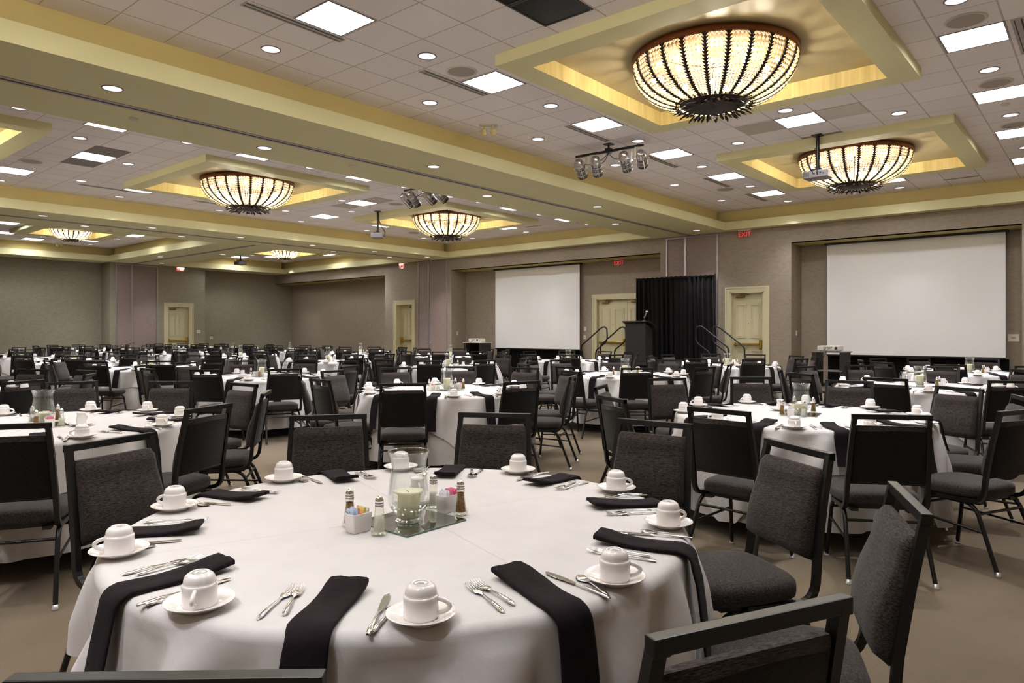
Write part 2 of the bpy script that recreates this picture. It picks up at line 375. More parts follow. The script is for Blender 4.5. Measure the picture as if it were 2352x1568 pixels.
def build_shell():
    m = MB(); m.quad((XLN - .2, YF - .2, 0), (XR + .2, YF - .2, 0), (XR + .2, YN + .2, 0), (XLN - .2, YN + .2, 0))
    structure('floor', m.mesh('floor', 'carpet'))
    # ceilings of the three bays
    bays = [('right', -8.05, .85, -2.25, 18.05, -.855, 4.03), ('middle', -18.45, -9.75, -2.25, 18.05, -12.05, 4.03), ('left', -29.15, -20.25, -2.25, 18.05, -24.95, 4.03)]
    for nm, x0, x1, y0, y1, tx, ty in bays:
        tile_material('ceiling_tile_' + nm, tx, ty)
        holes = [(x - TW, x + TW, y - TD, y + TD) for x, ys in TROFFERS[nm] for y in ys]
        holes += [(x - i - .1, x + i + .1, y - i - .1, y + i + .1) for x, y, o, i in COFFERS if x0 < x < x1]
        m = MB()
        for a, b, c, d in rects_minus(x0, x1, y0, y1, holes): m.quad((a, c, ZC), (a, d, ZC), (b, d, ZC), (b, c, ZC))
        structure('ceiling', m.raw('ceiling_' + nm, 'ceiling_tile_' + nm))
    # dropped beams with a stepped cove
    def beam(k, x0, x1, y0, y1, sides):
        m = MB(); m.box(x0, x1, y0, y1, ZB, ZL)
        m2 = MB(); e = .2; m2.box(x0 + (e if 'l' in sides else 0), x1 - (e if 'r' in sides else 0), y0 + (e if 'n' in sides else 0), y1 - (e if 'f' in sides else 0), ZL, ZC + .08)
        t = structure('trim_%d' % k, m.mesh('dropped_beam', 'cove_paint')); structure('cove_recess', m2.mesh('cove_recess', 'cove_paint_shaded'), t)
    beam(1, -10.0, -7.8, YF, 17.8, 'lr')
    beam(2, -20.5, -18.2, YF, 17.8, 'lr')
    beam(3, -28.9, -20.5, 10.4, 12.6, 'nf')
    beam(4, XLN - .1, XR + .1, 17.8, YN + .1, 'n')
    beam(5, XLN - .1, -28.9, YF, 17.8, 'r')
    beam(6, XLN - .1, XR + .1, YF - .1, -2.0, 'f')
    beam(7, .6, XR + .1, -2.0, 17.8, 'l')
    # tracks of the folding partitions
    for k, (ax, c, a, b) in enumerate([('y', -8.95, YF, 18.08), ('y', -19.4, YF, 18.08), ('x', 11.4, -29.18, -20.2)]):
        m = MB(); d = MB()
        if ax == 'y': m.box(c - .075, c + .075, a, b, ZB - .008, ZB + .01); d.box(c - .016, c + .016, a, b, ZB - .011, ZB)
        else: m.box(a, b, c - .075, c + .075, ZB - .008, ZB + .01); d.box(a, b, c - .016, c + .016, ZB - .011, ZB)
        o = structure('trim_%d' % (8 + k), m.mesh('partition_track', 'track_grey')); structure('track_slot', d.mesh('track_slot', 'slot_black'), o)
    # coffers round the chandeliers
    for k, (x, y, o_, i_) in enumerate(COFFERS):
        zt = 4.66; zb = 4.46 if o_ > 1.5 else 4.47
        m = MB()
        for a, b, c, d in rects_minus(x - o_, x + o_, y - o_, y + o_, [(x - i_, x + i_, y - i_, y + i_)]): m.quad((a, c, zb), (a, d, zb), (b, d, zb), (b, c, zb))
        P = [(x - o_, y - o_), (x + o_, y - o_), (x + o_, y + o_), (x - o_, y + o_)]
        for q in range(4): a, b = P[q], P[(q + 1) % 4]; m.quad((*a, zb), (*b, zb), (*b, ZC + .02), (*a, ZC + .02))
        t = structure('trim_%d' % (11 + k), m.mesh('coffer_frame', 'cove_paint'))
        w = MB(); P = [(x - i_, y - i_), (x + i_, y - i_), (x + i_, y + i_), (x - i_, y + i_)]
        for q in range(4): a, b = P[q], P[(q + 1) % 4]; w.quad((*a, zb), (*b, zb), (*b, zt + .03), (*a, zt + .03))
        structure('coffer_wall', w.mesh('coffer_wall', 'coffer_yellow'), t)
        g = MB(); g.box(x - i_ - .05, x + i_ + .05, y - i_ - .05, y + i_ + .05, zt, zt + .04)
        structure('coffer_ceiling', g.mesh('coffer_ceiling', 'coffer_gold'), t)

    # screen wall: piers, headers, niches
    m = MB()
    door_holes = [(-7.79, -6.85, 0, 2.47), (-21.41, -20.41, 0, 2.5)]
    piers = [(-22.08, -18.33), (-9.86, -6.18), (-1.45, XR)]
    pockets = [(-20.12, -18.56, 0, 4.05), (-9.66, -8.13, 0, 4.05)]
    for a, b in piers:
        for x0, x1, z0, z1 in rects_minus(a, b, 0, ZB + .05, [h for h in door_holes + pockets if h[0] >= a and h[1] <= b]):
            m.quad((x0, YW, z0), (x1, YW, z0), (x1, YW, z1), (x0, YW, z1))
        for x in (a, b): m.quad((x, YW, 0), (x, YN, 0), (x, YN, ZB + .05), (x, YW, ZB + .05))
    ed = [XLN, -22.08, -18.33, -9.86, -6.18, -1.45]
    for i in (0, 2, 4): m.quad((ed[i], YW, HDR), (ed[i + 1], YW, HDR), (ed[i + 1], YW, ZB + .05), (ed[i], YW, ZB + .05))
    for h in door_holes:
        a, b, z0, z1 = h
        for x in (a, b): m.quad((x, YW, 0), (x, YW + .3, 0), (x, YW + .3, z1), (x, YW, z1))
        m.quad((a, YW, z1), (b, YW, z1), (b, YW + .3, z1), (a, YW + .3, z1)); m.quad((a, YW + .3, 0), (b, YW + .3, 0), (b, YW + .3, z1), (a, YW + .3, z1))
    for a, b, z0, z1 in pockets:
        for x in (a, b): m.quad((x, YW, 0), (x, YW + .06, 0), (x, YW + .06, z1), (x, YW, z1))
        m.quad((a, YW, z1), (b, YW, z1), (b, YW + .06, z1), (a, YW + .06, z1))
    dd = (-12.57, -10.35, 0, 2.46)
    for x0, x1, z0, z1 in rects_minus(XLN - .2, XR + .2, 0, ZB + .05, [dd]): m.quad((x0, YN, z0), (x1, YN, z0), (x1, YN, z1), (x0, YN, z1))
    a, b, z0, z1 = dd
    for x in (a, b): m.quad((x, YN, 0), (x, YN + .15, 0), (x, YN + .15, z1), (x, YN, z1))
    m.quad((a, YN, z1), (b, YN, z1), (b, YN + .15, z1), (a, YN + .15, z1)); m.quad((a, YN + .15, 0), (b, YN + .15, 0), (b, YN + .15, z1), (a, YN + .15, z1))
    wb = structure('wall_back', m.mesh('wall_back', 'wallpaper'))
    s = MB()
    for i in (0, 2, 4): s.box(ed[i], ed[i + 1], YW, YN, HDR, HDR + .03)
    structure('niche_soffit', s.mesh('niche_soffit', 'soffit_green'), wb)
    # left wall: protruding pier between two full height recesses
    m = MB(); dh = (12.68, 13.63, 0, 2.47); pk = (10.76, 12.31, 0, 4.04)
    for y0, y1, z0, z1 in rects_minus(10.54, 14.26, 0, ZB + .05, [dh, pk]): m.quad((XL, y0, z0), (XL, y1, z0), (XL, y1, z1), (XL, y0, z1))
    for y in (10.54, 14.26): m.quad((XL, y, 0), (XLN, y, 0), (XLN, y, ZB + .05), (XL, y, ZB + .05))
    for h, dp in ((dh, .16), (pk, .06)):
        y0, y1, z0, z1 = h
        for y in (y0, y1): m.quad((XL, y, 0), (XL - dp, y, 0), (XL - dp, y, z1), (XL, y, z1))
        m.quad((XL, y0, z1), (XL, y1, z1), (XL - dp, y1, z1), (XL - dp, y0, z1))
        m.quad((XL - dp, y0, 0), (XL - dp, y1, 0), (XL - dp, y1, z1), (XL - dp, y0, z1))
    m.quad((XLN, YF - .2, 0), (XLN, YN + .2, 0), (XLN, YN + .2, ZB + .05), (XLN, YF - .2, ZB + .05))
    structure('wall_left', m.mesh('wall_left', 'wallpaper_grey'))
    m = MB(); m.quad((XR, YF - .2, 0), (XR, YN, 0), (XR, YN, ZB + .05), (XR, YF - .2, ZB + .05)); structure('wall_right', m.mesh('wall_right', 'wallpaper'))
    m = MB(); m.quad((XLN, YF, 0), (XR, YF, 0), (XR, YF, ZB + .05), (XLN, YF, ZB + .05)); structure('wall_front', m.mesh('wall_front', 'wallpaper'))
    # dark base boards
    for nm, bx in (('back', [(a, b, YW - .012, YW, 0, .1) for a, b in ((-9.86, -9.66), (-8.13, -7.9), (-6.74, -6.18), (-1.45, XR), (-22.08, -21.53), (-20.29, -20.12))] + [(a, b, YN - .012, YN, 0, .1) for a, b in ((XLN, -22.08), (-18.33, -12.7), (-6.18, -1.45))]),
                   ('left', [(XLN, XLN + .012, YF, 10.54, 0, .1), (XLN, XLN + .012, 14.26, YN, 0, .1), (XL, XL + .012, 10.54, 10.76, 0, .1), (XL, XL + .012, 12.31, 12.56, 0, .1), (XL, XL + .012, 13.75, 14.26, 0, .1)])):
        m = MB()
        for q in bx: m.box(*q)
        structure('baseboard_' + nm, m.mesh('baseboard_' + nm, 'bronze_dark'))

def frame_mb(m, x0, x1, z0, z1, w, y0, y1):
    m.box(x0, x1, y0, y1, z0, z0 + w); m.box(x0, x1, y0, y1, z1 - w, z1)
    m.box(x0, x0 + w, y0, y1, z0 + w, z1 - w); m.box(x1 - w, x1, y0, y1, z0 + w, z1 - w)

def build_door(k, loc, rz, w, h, latch, depth, leaves=1):
    """outer casing w x h, local x along the wall, -y into the room"""
    root = link('door_%d' % k, None, None, loc, rz); root['kind'] = 'structure'
    c = .125
    m = MB()
    m.box(-w / 2, -w / 2 + c, -.035, .0, 0, h); m.box(w / 2 - c, w / 2, -.035, .0, 0, h); m.box(-w / 2 + c, w / 2 - c, -.035, .0, h - c, h)
    m.box(-w / 2 - .012, w / 2 + .012, -.045, 0, h - .03, h + .012)
    m.box(-w / 2 - .012, -w / 2 + .03, -.045, 0, 0, h - .03); m.box(w / 2 - .03, w / 2 + .012, -.045, 0, 0, h - .03)
    iw = w / 2 - c
    m.box(-iw - .02, -iw + .035, -.03, depth, 0, h - c); m.box(iw - .035, iw + .02, -.03, depth, 0, h - c); m.box(-iw, iw, -.03, depth, h - c - .035, h - c + .02)
    link('casing', m.mesh('casing', 'cream_paint'), root)
    lw = (2 * iw - .07) / leaves
    for q in range(leaves):
        cx = -iw + .035 + lw * (q + .5); y = depth - .05
        m = MB(); m.box(cx - lw / 2 + .003, cx + lw / 2 - .003, y, y + .044, .012, h - c - .04)
        leaf = link('door_leaf', m.mesh('door_leaf', 'cream_paint'), root)
        for zz0, zz1 in ((1.24, h - .45), (.22, .92)):
            for sx in (-1, 1):
                m = MB(); x0 = cx + sx * lw * .235; pw = lw * .165
                frame_mb(m, x0 - pw, x0 + pw, zz0, zz1, .022, y - .014, y)
                frame_mb(m, x0 - pw + .05, x0 + pw - .05, zz0 + .05, zz1 - .05, .012, y - .008, y)
                link('panel_moulding', m.mesh('panel_moulding', 'cream_paint'), leaf)
        m = MB(); m.box(cx - lw / 2 + .05, cx + lw / 2 - .05, y - .065, y - .02, 1.045, 1.105, bevel=.008)
        lx = cx + latch * (lw / 2 - .075)
        m.box(lx - .035, lx + .035, y - .085, y, .96, 1.2, bevel=.012); m.box(cx - latch * (lw / 2 - .08) - .03, cx - latch * (lw / 2 - .08) + .03, y - .03, y, 1.03, 1.12)
        link('push_bar', m.mesh('push_bar', 'brass'), leaf)
        m = MB(); hx = cx - latch * lw * .22
        m.box(hx - .14, hx + .1, y - .06, y - .002, h - c - .15, h - c - .095, bevel=.01); m.box(hx - .02, hx + .22, y - .075, y - .05, h - c - .085, h - c - .06)
        link('door_closer', m.mesh('door_closer', 'brass_dull'), leaf)
        m = MB(); m.lathe([(0.0001, 0), (.011, 0), (.011, .006)], 10, Matrix.Translation((cx, y - .001, 1.62)) @ Matrix.Rotation(radians(90), 4, 'X'))
        link('peephole', m.mesh('peephole', 'bronze_dark'), leaf)
    return root

def build_pocket(k, loc, rz, w, h, seam):
    """storage doors of the folding partition; seam measured from the left edge"""
    root = link('door_%d' % k, None, None, loc, rz); root['kind'] = 'structure'
    for a, b in ((0.03, seam - .02), (seam + .02, w - .03)):
        m = MB(); m.box(a, b, .012, .04, .02, h - .03); link('door_leaf', m.mesh('pocket_leaf', 'partition_fabric'), root)
        hx = b - .06 if b < seam else a + .06
        m = MB(); M = Matrix.Translation((hx, .012, .99)) @ Matrix.Rotation(radians(90), 4, 'X')
        m.lathe([(.0001, .012), (.022, .012), (.03, .004), (.032, 0)], 14, M); link('door_pull', m.mesh('door_pull', 'chrome'), root)
    for a, b in ((-.015, .03), (seam - .03, seam + .03), (w - .03, w + .015)):
        m = MB(); m.box(a, b, -.012, .03, 0, h); m.box((a + b) / 2 - .004, (a + b) / 2 + .004, -.018, -.01, 0, h); link('edge_trim', m.mesh('edge_trim', 'aluminium'), root)
    m = MB(); m.box(.03, w - .03, -.006, .03, h - .03, h); link('edge_trim', m.mesh('head_trim', 'aluminium'), root)

def build_openings():
    build_door(1, (-7.32, YW, 0), 0, 1.16, 2.58, 1, .14)
    build_door(2, (-11.46, YN, 0), 0, 2.44, 2.58, 1, .13, leaves=2)
    build_door(3, (-20.91, YW, 0), 0, 1.22, 2.62, -1, .28)
    build_door(4, (XL, 13.155, 0), radians(90), 1.18, 2.58, 1, .14)
    build_pocket(5, (-9.66, YW, 0), 0, 1.53, 4.05, .58)
    build_pocket(6, (-20.12, YW, 0), 0, 1.56, 4.05, .58)
    build_pocket(7, (XL, 10.76, 0), radians(90), 1.55, 4.04, .58)
def mesh_cache():
    G = {}
    # troffer
    m = MB(); a, b = TW, TD; z = .085
    for (x0, y0), (x1, y1) in (((-a, -b), (a, -b)), ((a, -b), (a, b)), ((a, b), (-a, b)), ((-a, b), (-a, -b))):
        m.quad((x0, y0, -.004), (x1, y1, -.004), (x1 * .97, y1 * .97, z), (x0 * .97, y0 * .97, z))
    m.quad((-a, -b, z + .02), (a, -b, z + .02), (a, b, z + .02), (-a, b, z + .02))
    for x0, x1, y0, y1 in ((-a - .008, a + .008, -b - .008, -b + .012), (-a - .008, a + .008, b - .012, b + .008), (-a - .008, -a + .012, -b, b), (a - .012, a + .008, -b, b)): m.box(x0, x1, y0, y1, -.006, .002)
    G['housing'] = m.mesh('troffer_housing', 'troffer_white')
    m = MB(); m.box(-a * .95, a * .95, -b * .95, b * .95, z - .005, z + .005); G['lens'] = m.mesh('troffer_lens', 'troffer_lens')
    # downlight
    m = MB(); m.lathe([(.098, -.001), (.098, -.006), (.109, -.007), (.113, -.001)], 24); G['dl_rim'] = m.mesh('downlight_rim', 'downlight_rim')
    m = MB(); m.disc(.098, -.003, 24, flip=True); G['dl_lens'] = m.mesh('downlight_lens', 'downlight_lens')
    # speaker
    m = MB(); m.lathe([(.165, -.001), (.165, -.012), (.185, -.012), (.195, -.001)], 32); G['spk_ring'] = m.mesh('speaker_ring', 'off_white')
    m = MB(); m.lathe([(.0001, -.012), (.1, -.011), (.165, -.006)], 32); G['spk_grille'] = m.mesh('speaker_grille', 'grille_grey')
    m = MB(); m.lathe([(.0001, -.03), (.03, -.028), (.045, -.012), (.055, -.01), (.055, 0)], 16); G['smoke'] = m.mesh('smoke_detector', 'off_white')
    # slot diffuser, long along y
    m = MB(); m.box(-.055, .055, -.58, .58, -.006, .002); G['slot_frame'] = m.mesh('slot_frame', 'track_grey')
    m = MB(); m.box(-.028, -.019, -.56, .56, -.008, 0); m.box(.030, .044, -.56, .56, -.008, 0); G['slot_gap'] = m.mesh('slot_gap', 'slot_black')
    m = MB(); m.box(-.295, .295, -.285, .285, -.006, .002); G['panel'] = m.mesh('return_panel', 'grille_panel'); G['panel_dark'] = m.mesh('return_panel', 'grille_dark')
    m = MB()
    frame_mb2(m, .302, .298, .022, -.008, .002); G['vent_frame'] = m.mesh('vent_frame', 'port_dark')
    m = MB(); m.box(-.28, .28, -.276, .276, -.004, .001); G['vent_pane'] = m.mesh('vent_pane', 'vent_black')
    return G
def frame_mb2(m, a, b, w, z0, z1):
    m.box(-a, a, -b, -b + w, z0, z1); m.box(-a, a, b - w, b, z0, z1); m.box(-a, -a + w, -b + w, b - w, z0, z1); m.box(a - w, a, -b + w, b - w, z0, z1)

def spot(parent, power, z=-.02, size=82, blend=1.0, col=(.985, .97, 1.0)):
    ld = bpy.data.lights.new('lamp', 'SPOT'); ld.energy = power; ld.spot_size = radians(size); ld.spot_blend = blend; ld.color = col; ld.shadow_soft_size = .07
    o = link('lamp', ld, parent, (0, 0, z)); return o

def ceil_visible(x, y, m):
    if not in_frame(x, y, ZC, 0): return False
    for edge in (-10.0, -20.5):
        if x < edge and (abs(x) + m) < abs(edge) * (ZC - CAM_H) / (ZB - CAM_H): return False
    return True
def colname(bay, i, n, x):
    return {('right', -6.05): 'column nearest the dark track beam', ('right', -3.6): 'chandelier column', ('right', -1.15): 'rightmost column'}.get((bay, x))

def build_ceiling_fittings():
    G = mesh_cache()
    tcols = {'right': ['column by the dropped beam', 'chandelier column', 'rightmost column'], 'middle': ['column by the near beam', 'chandelier column', 'column by the far beam'], 'left': ['middle column', 'outer column', 'wall side column', 'beam side column']}
    for bay, cols in TROFFERS.items():
        for ci, (x, ys) in enumerate(cols):
            vis = [y for y in ys if ceil_visible(x, y, TW)]
            for k, y in enumerate(ys):
                if y in vis: lab = 'square lit ceiling panel, %s from front, %s, %s bay' % (ORD[vis.index(y) + 1], tcols[bay][ci], bay)
                else: lab = 'square ceiling light out of view, %s, %s bay, number %s' % (tcols[bay][ci], bay, ORD[k + 1])
                t = thing('ceiling_light', lab, 'ceiling light', (x, y, ZC), 0, 'square ceiling lights of the %s bay' % bay)
                link('housing', G['housing'], t); link('lens', G['lens'], t)
    for bay, cols in DOWNLIGHTS.items():
        vcols = [x for x, ys in sorted(cols, reverse=True) if any(ceil_visible(x, y, .1) for y in ys)]
        for ci, (x, ys) in enumerate(sorted(cols, reverse=True)):
            vis = [y for y in ys if ceil_visible(x, y, .1)]
            for k, y in enumerate(ys):
                if y in vis: lab = 'round recessed downlight, %s back in %s line from right, %s bay' % (ORD[vis.index(y) + 1], ORD[vcols.index(x) + 1], bay)
                else: lab = 'round downlight out of view, %s line, %s one, %s bay' % (ORD[ci + 1], ORD[k + 1], bay)
                t = thing('downlight', lab, 'downlight', (x, y, ZC), 0, 'downlights of the %s bay' % bay)
                link('trim_ring', G['dl_rim'], t); link('lens', G['dl_lens'], t); spot(t, (1.3 if y < 0 else .35 if y < 3.5 else .55 if y > 17 else 1) * DL_POWER * (1.5 if bay == 'left' else 1.1 if bay == 'middle' else 1))
    for bm_, pts in BEAM_DL.items():
        for k, (x, y) in enumerate(pts):
            lab = 'round downlight under the %s, %s along from the %s' % (bm_, ORD[k + 1], 'front' if bm_ != 'cross beam' else 'middle')
            t = thing('downlight', lab, 'downlight', (x, y, ZB), 0, 'downlights under the %s' % bm_)
            link('trim_ring', G['dl_rim'], t); link('lens', G['dl_lens'], t); spot(t, DL_POWER * .8)
    for x, y, lab in [(-6.08, 6.18, 'round ceiling speaker beside a lit panel near the dropped beam'), (-1.15, 8.52, 'largest round ceiling speaker, upper right corner, above a lit panel'), (-1.15, 10.91, 'round ceiling speaker at right, second down the right edge'), (-1.15, 13.3, 'round ceiling speaker at right edge, third down, beside chandelier coffer'), (-6.6, 15.1, 'small round ceiling speaker near the far corner of the right bay'), (-15.4, 4.2, 'dark round ceiling speaker near the left edge, middle bay'), (-13.6, 11.5, 'dark round ceiling speaker left of the middle bay stage lights'), (-17.1, 15.2, 'flat round ceiling speaker behind the middle bay projector')]:
        t = thing('ceiling_speaker', lab, 'speaker', (x, y, ZC), 0, 'ceiling speakers'); link('ring', G['spk_ring'], t); link('grille', G['spk_grille'], t)
    for x, y, z, lab in [(-9.39, 3.67, ZB, 'small round detector under the near beam beside its track'), (-1.15, 12.0, ZC, 'small round detector at far right of the ceiling'), (-9.35, 7.0, ZB, 'small detector under near beam, second from the left'), (-19.9, 7.2, ZB, 'small detector under the far beam, left part'), (-19.6, 12.9, ZB, 'white detector under the far beam, right of its middle'), (-18.7, 15.6, ZB, 'white detector under the far beam near the screen wall'), (-23.0, 8.9, ZC, 'dark detector on the left bay ceiling'), (-14.4, 10.0, ZC, 'small yellowish detector below the larger left chandelier')]:
        tag(link('smoke_detector', G['smoke'], None, (x, y, z)), lab, 'smoke detector', 'ceiling detectors')
    sl = [(-6.44, 4.1, 0, 'near beam, first from front'), (-6.44, 6.43, 0, 'near beam, second from front'), (-6.44, 9.45, 0, 'near beam, third from front'), (-6.44, 11.9, 0, 'near beam, fourth from front'), (-6.44, 14.3, 0, 'near beam, fifth from front'), (-6.44, 16.5, 0, 'near beam, farthest'), (-.75, 9.4, 0, 'upper right corner'), (-2.4, 17.15, 1, 'right chandelier, by the screen wall'), (-4.4, 17.2, 1, 'right chandelier, left of its finial'), (-3.6, 11.95, 1, 'projector pole'), (-17.0, 6.1, 0, 'far beam, by a lit panel'), (-17.0, 8.6, 0, 'far beam, second'), (-13.3, 16.6, 1, 'middle chandelier, farther'), (-11.6, 16.9, 1, 'near beam, by the screen wall'), (-10.9, 13.9, 1, 'middle chandelier, right')]
    for x, y, r, w in sl:
        t = thing('slot_diffuser', 'narrow dark slot air diffuser near the %s' % w, 'air vent', (x, y, ZC), radians(90) * r, 'slot diffusers'); link('frame', G['slot_frame'], t); link('slot', G['slot_gap'], t)
        if r: t.scale = (.7, .55, 1)
    for x, y, w in [(-2.99, 10.89, 'right of the lit panel between the two right chandeliers'), (-4.2, 10.93, 'left of the lit panel between the two right chandeliers'), (-14.77, 4.86, 'left of lit panel, middle bay front'), (-13.56, 4.86, 'right of lit panel, middle bay front'), (-14.75, 10.88, 'left of lit panel before middle chandelier'), (-13.57, 10.88, 'right of lit panel before middle chandelier'), (-16.6, 8.75, 'below the larger left chandelier')]:
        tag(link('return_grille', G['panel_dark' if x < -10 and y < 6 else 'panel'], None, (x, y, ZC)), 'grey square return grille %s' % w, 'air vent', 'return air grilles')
    for x, y, w in [(-4.22, 5.54, 'larger visible one, top centre'), (-4.22, 4.93, 'cut by the top edge')]:
        t = thing('black_ceiling_vent', 'glossy black square ceiling vent by the big coffer, %s' % w, 'air vent', (x, y, ZC), 0, 'black ceiling vents'); link('frame', G['vent_frame'], t); link('pane', G['vent_pane'], t)

def build_chandeliers():
    R, D = .93, .5
    def prof(u):            # u 0 rim .. 1 crown
        a = u * radians(70); return R * cos(a) ** .78, -D * sin(a) / sin(radians(70))
    N = 24
    pts = [prof(i / 60) for i in range(61)]
    ln = [0]
    for i in range(60): ln.append(ln[-1] + hypot(pts[i + 1][0] - pts[i][0], pts[i + 1][1] - pts[i][1]))
    def at(s):
        for i in range(60):
            if ln[i + 1] >= s: f = (s - ln[i]) / (ln[i + 1] - ln[i]); return pts[i][0] + f * (pts[i + 1][0] - pts[i][0]), pts[i][1] + f * (pts[i + 1][1] - pts[i][1])
        return pts[-1]
    L = ln[-1]
    m = MB(); s = .02; k = 0
    while s < L:
        r, z = at(s); br = .0138 * (r / R) ** .75 + .003
        m.ball((r, 0, z), br, 7, 5); s += br * 2 + .014 * (r / R) + .002
    m.tube([(at(L * i / 30)[0], 0, at(L * i / 30)[1]) for i in range(31)], .0018, 5)
    strand = m.mesh('bead_strand', 'bead')
    m = MB(); n = 22
    rail = [(at(L * i / n)[0] + .004, 0, at(L * i / n)[1]) for i in range(n + 1)]
    m.tube(rail, .015, 6)
    for i in range(1, n):
        c = Vector(rail[i]); t = (Vector(rail[i + 1]) - Vector(rail[i - 1])).normalized(); out = Vector((t.z, 0, -t.x)); out = out if out.x > 0 or out.z < 0 else -out
        w = .042 * (c.x / R) ** .6
        for sg in (-1, 1):
            b0 = c - t * .022; b1 = c + t * .022; tip = c + Vector((0, sg * w, 0)) - t * .03 + out * .012; th = out * .006
            m.add([b0 + th, b1 + th, tip, b0 - th, b1 - th], [(0, 1, 2), (3, 2, 4), (0, 2, 3), (1, 4, 2)])
    rib = m.mesh('leaf_rib', 'bronze_dark')
    m = MB(); m.lathe([(R - .035, .0), (R - .035, .055), (R + .03, .06), (R + .03, .005), (R + .005, -.012), (R - .02, -.012), (R - .035, 0)], 72); rim = m.mesh('rim', 'rim_wood')
    m = MB(); m.lathe([(.0001, .03), (R - .03, .03), (R - .03, .045), (.0001, .045)], 48); pan = m.mesh('ceiling_pan', 'pan_brown')
    rc, zc = prof(1)
    m = MB(); m.lathe([(rc * .98, zc + .02), (rc * .8, zc - .018), (rc * .5, zc - .045), (.05, zc - .06), (.0001, zc - .06)], 40)
    for ring, (r0, dr, dz, nn) in enumerate(((rc * .9, .10, -.04, 40), (rc * .62, .14, -.05, 30), (rc * 1.0, .07, .015, 54))):
        for q in range(nn):
            a = 2 * pi * (q + .5 * ring + .3 * sin(q * 7.3)) / nn; dr_ = dr * (1 + .28 * sin(q * 4.1 + ring)); dz_ = dz * (1 + .6 * sin(q * 2.7)); e = Vector((cos(a), sin(a), 0)); tg = Vector((-sin(a), cos(a), 0)); zz = zc - .03 * (ring < 2) + .0
            b = e * r0 + Vector((0, 0, zz)); tip = e * (r0 + dr_) + Vector((0, 0, zz + dz_)); w = .02
            mid = (b * .45 + tip * .55)
            m.add([b + tg * w * .6, mid + tg * w, tip, mid - tg * w, b - tg * w * .6, mid + Vector((0, 0, -.012)), mid + Vector((0, 0, .006))], [(0, 1, 5), (1, 2, 5), (2, 3, 5), (3, 4, 5), (4, 0, 5), (1, 0, 6), (2, 1, 6), (3, 2, 6), (4, 3, 6), (0, 4, 6)])
    crown = m.mesh('leaf_crown', 'bronze_dark')
    m = MB(); m.tube([(0, 0, zc - .05), (0, 0, zc - .1)], .008, 8); m.ball((0, 0, zc - .135), .036, 12, 9); fin = m.mesh('crystal_finial', 'crystal')
    m = MB(); m.tube([(0, 0, .09), (0, 0, zc)], .018, 10)
    spots = []
    for r_, z_, nn, of in ((.62, -.20, 10, 0), (.42, -.36, 8, .3), (.72, -.09, 8, .15)):
        for q in range(nn):
            a = 2 * pi * q / nn + of; x, y = r_ * cos(a), r_ * sin(a); spots.append((x, y, z_))
            m.tube([(0, 0, z_ + .04), (x * .6, y * .6, z_ + .02), (x, y, z_ + .045)], .005, 5)
    arms = m.mesh('lamp_frame', 'bronze_dark')
    m = MB(); m.ball((0, 0, 0), .032, 10, 8, 1.2); bulb = m.mesh('bulb', 'bulb')
    names = ['large chandelier of bead strands in the nearest right coffer', 'chandelier of bead strands behind the hanging projector at right', None, 'chandelier of bead strands in the left part of the middle bay', 'chandelier of bead strands in the centre, farther middle bay', None, 'small distant chandelier at far left of the left bay', 'small distant chandelier above the far corner']
    for k, (x, y, o_, i_) in enumerate(COFFERS):
        if names[k] is None: 
            if k == 2: lab = 'chandelier of bead strands above the camera, out of view'
            else: lab = 'chandelier of bead strands beyond the left picture edge'
            ld = bpy.data.lights.new('lamp', 'POINT'); 
        else: lab = names[k]
        if names[k] is None and not in_frame(x, y, 4.3, 250): small_only = True
        else: small_only = False
        sc = 1.0 if o_ > 1.5 else .62
        t = thing('chandelier', lab, 'chandelier', (x, y, 4.575 if sc == 1 else 4.6), radians(4), 'bead chandeliers'); t.scale = (sc,) * 3
        link('rim', rim, t); link('ceiling_pan', pan, t); link('leaf_crown', crown, t); link('crystal_finial', fin, t); link('lamp_frame', arms, t)
        if not small_only:
            for q in range(N):
                link('leaf_rib', rib, t, rz=2 * pi * q / N)
                for j in range(4): link('bead_strand', strand, t, rz=2 * pi * (q + (j + 1) / 5) / N)
            for p in spots: link('bulb', bulb, t, p)
        ld = bpy.data.lights.new('lamp', 'POINT'); ld.energy = .25 * CH_POWER * (1 if sc == 1 else .5); ld.color = (1, .90, .74); ld.shadow_soft_size = .12
        [link('lamp', ld, t, (.5 * cos(q * pi / 2 + .4), .5 * sin(q * pi / 2 + .4), -.30)) for q in range(4)]

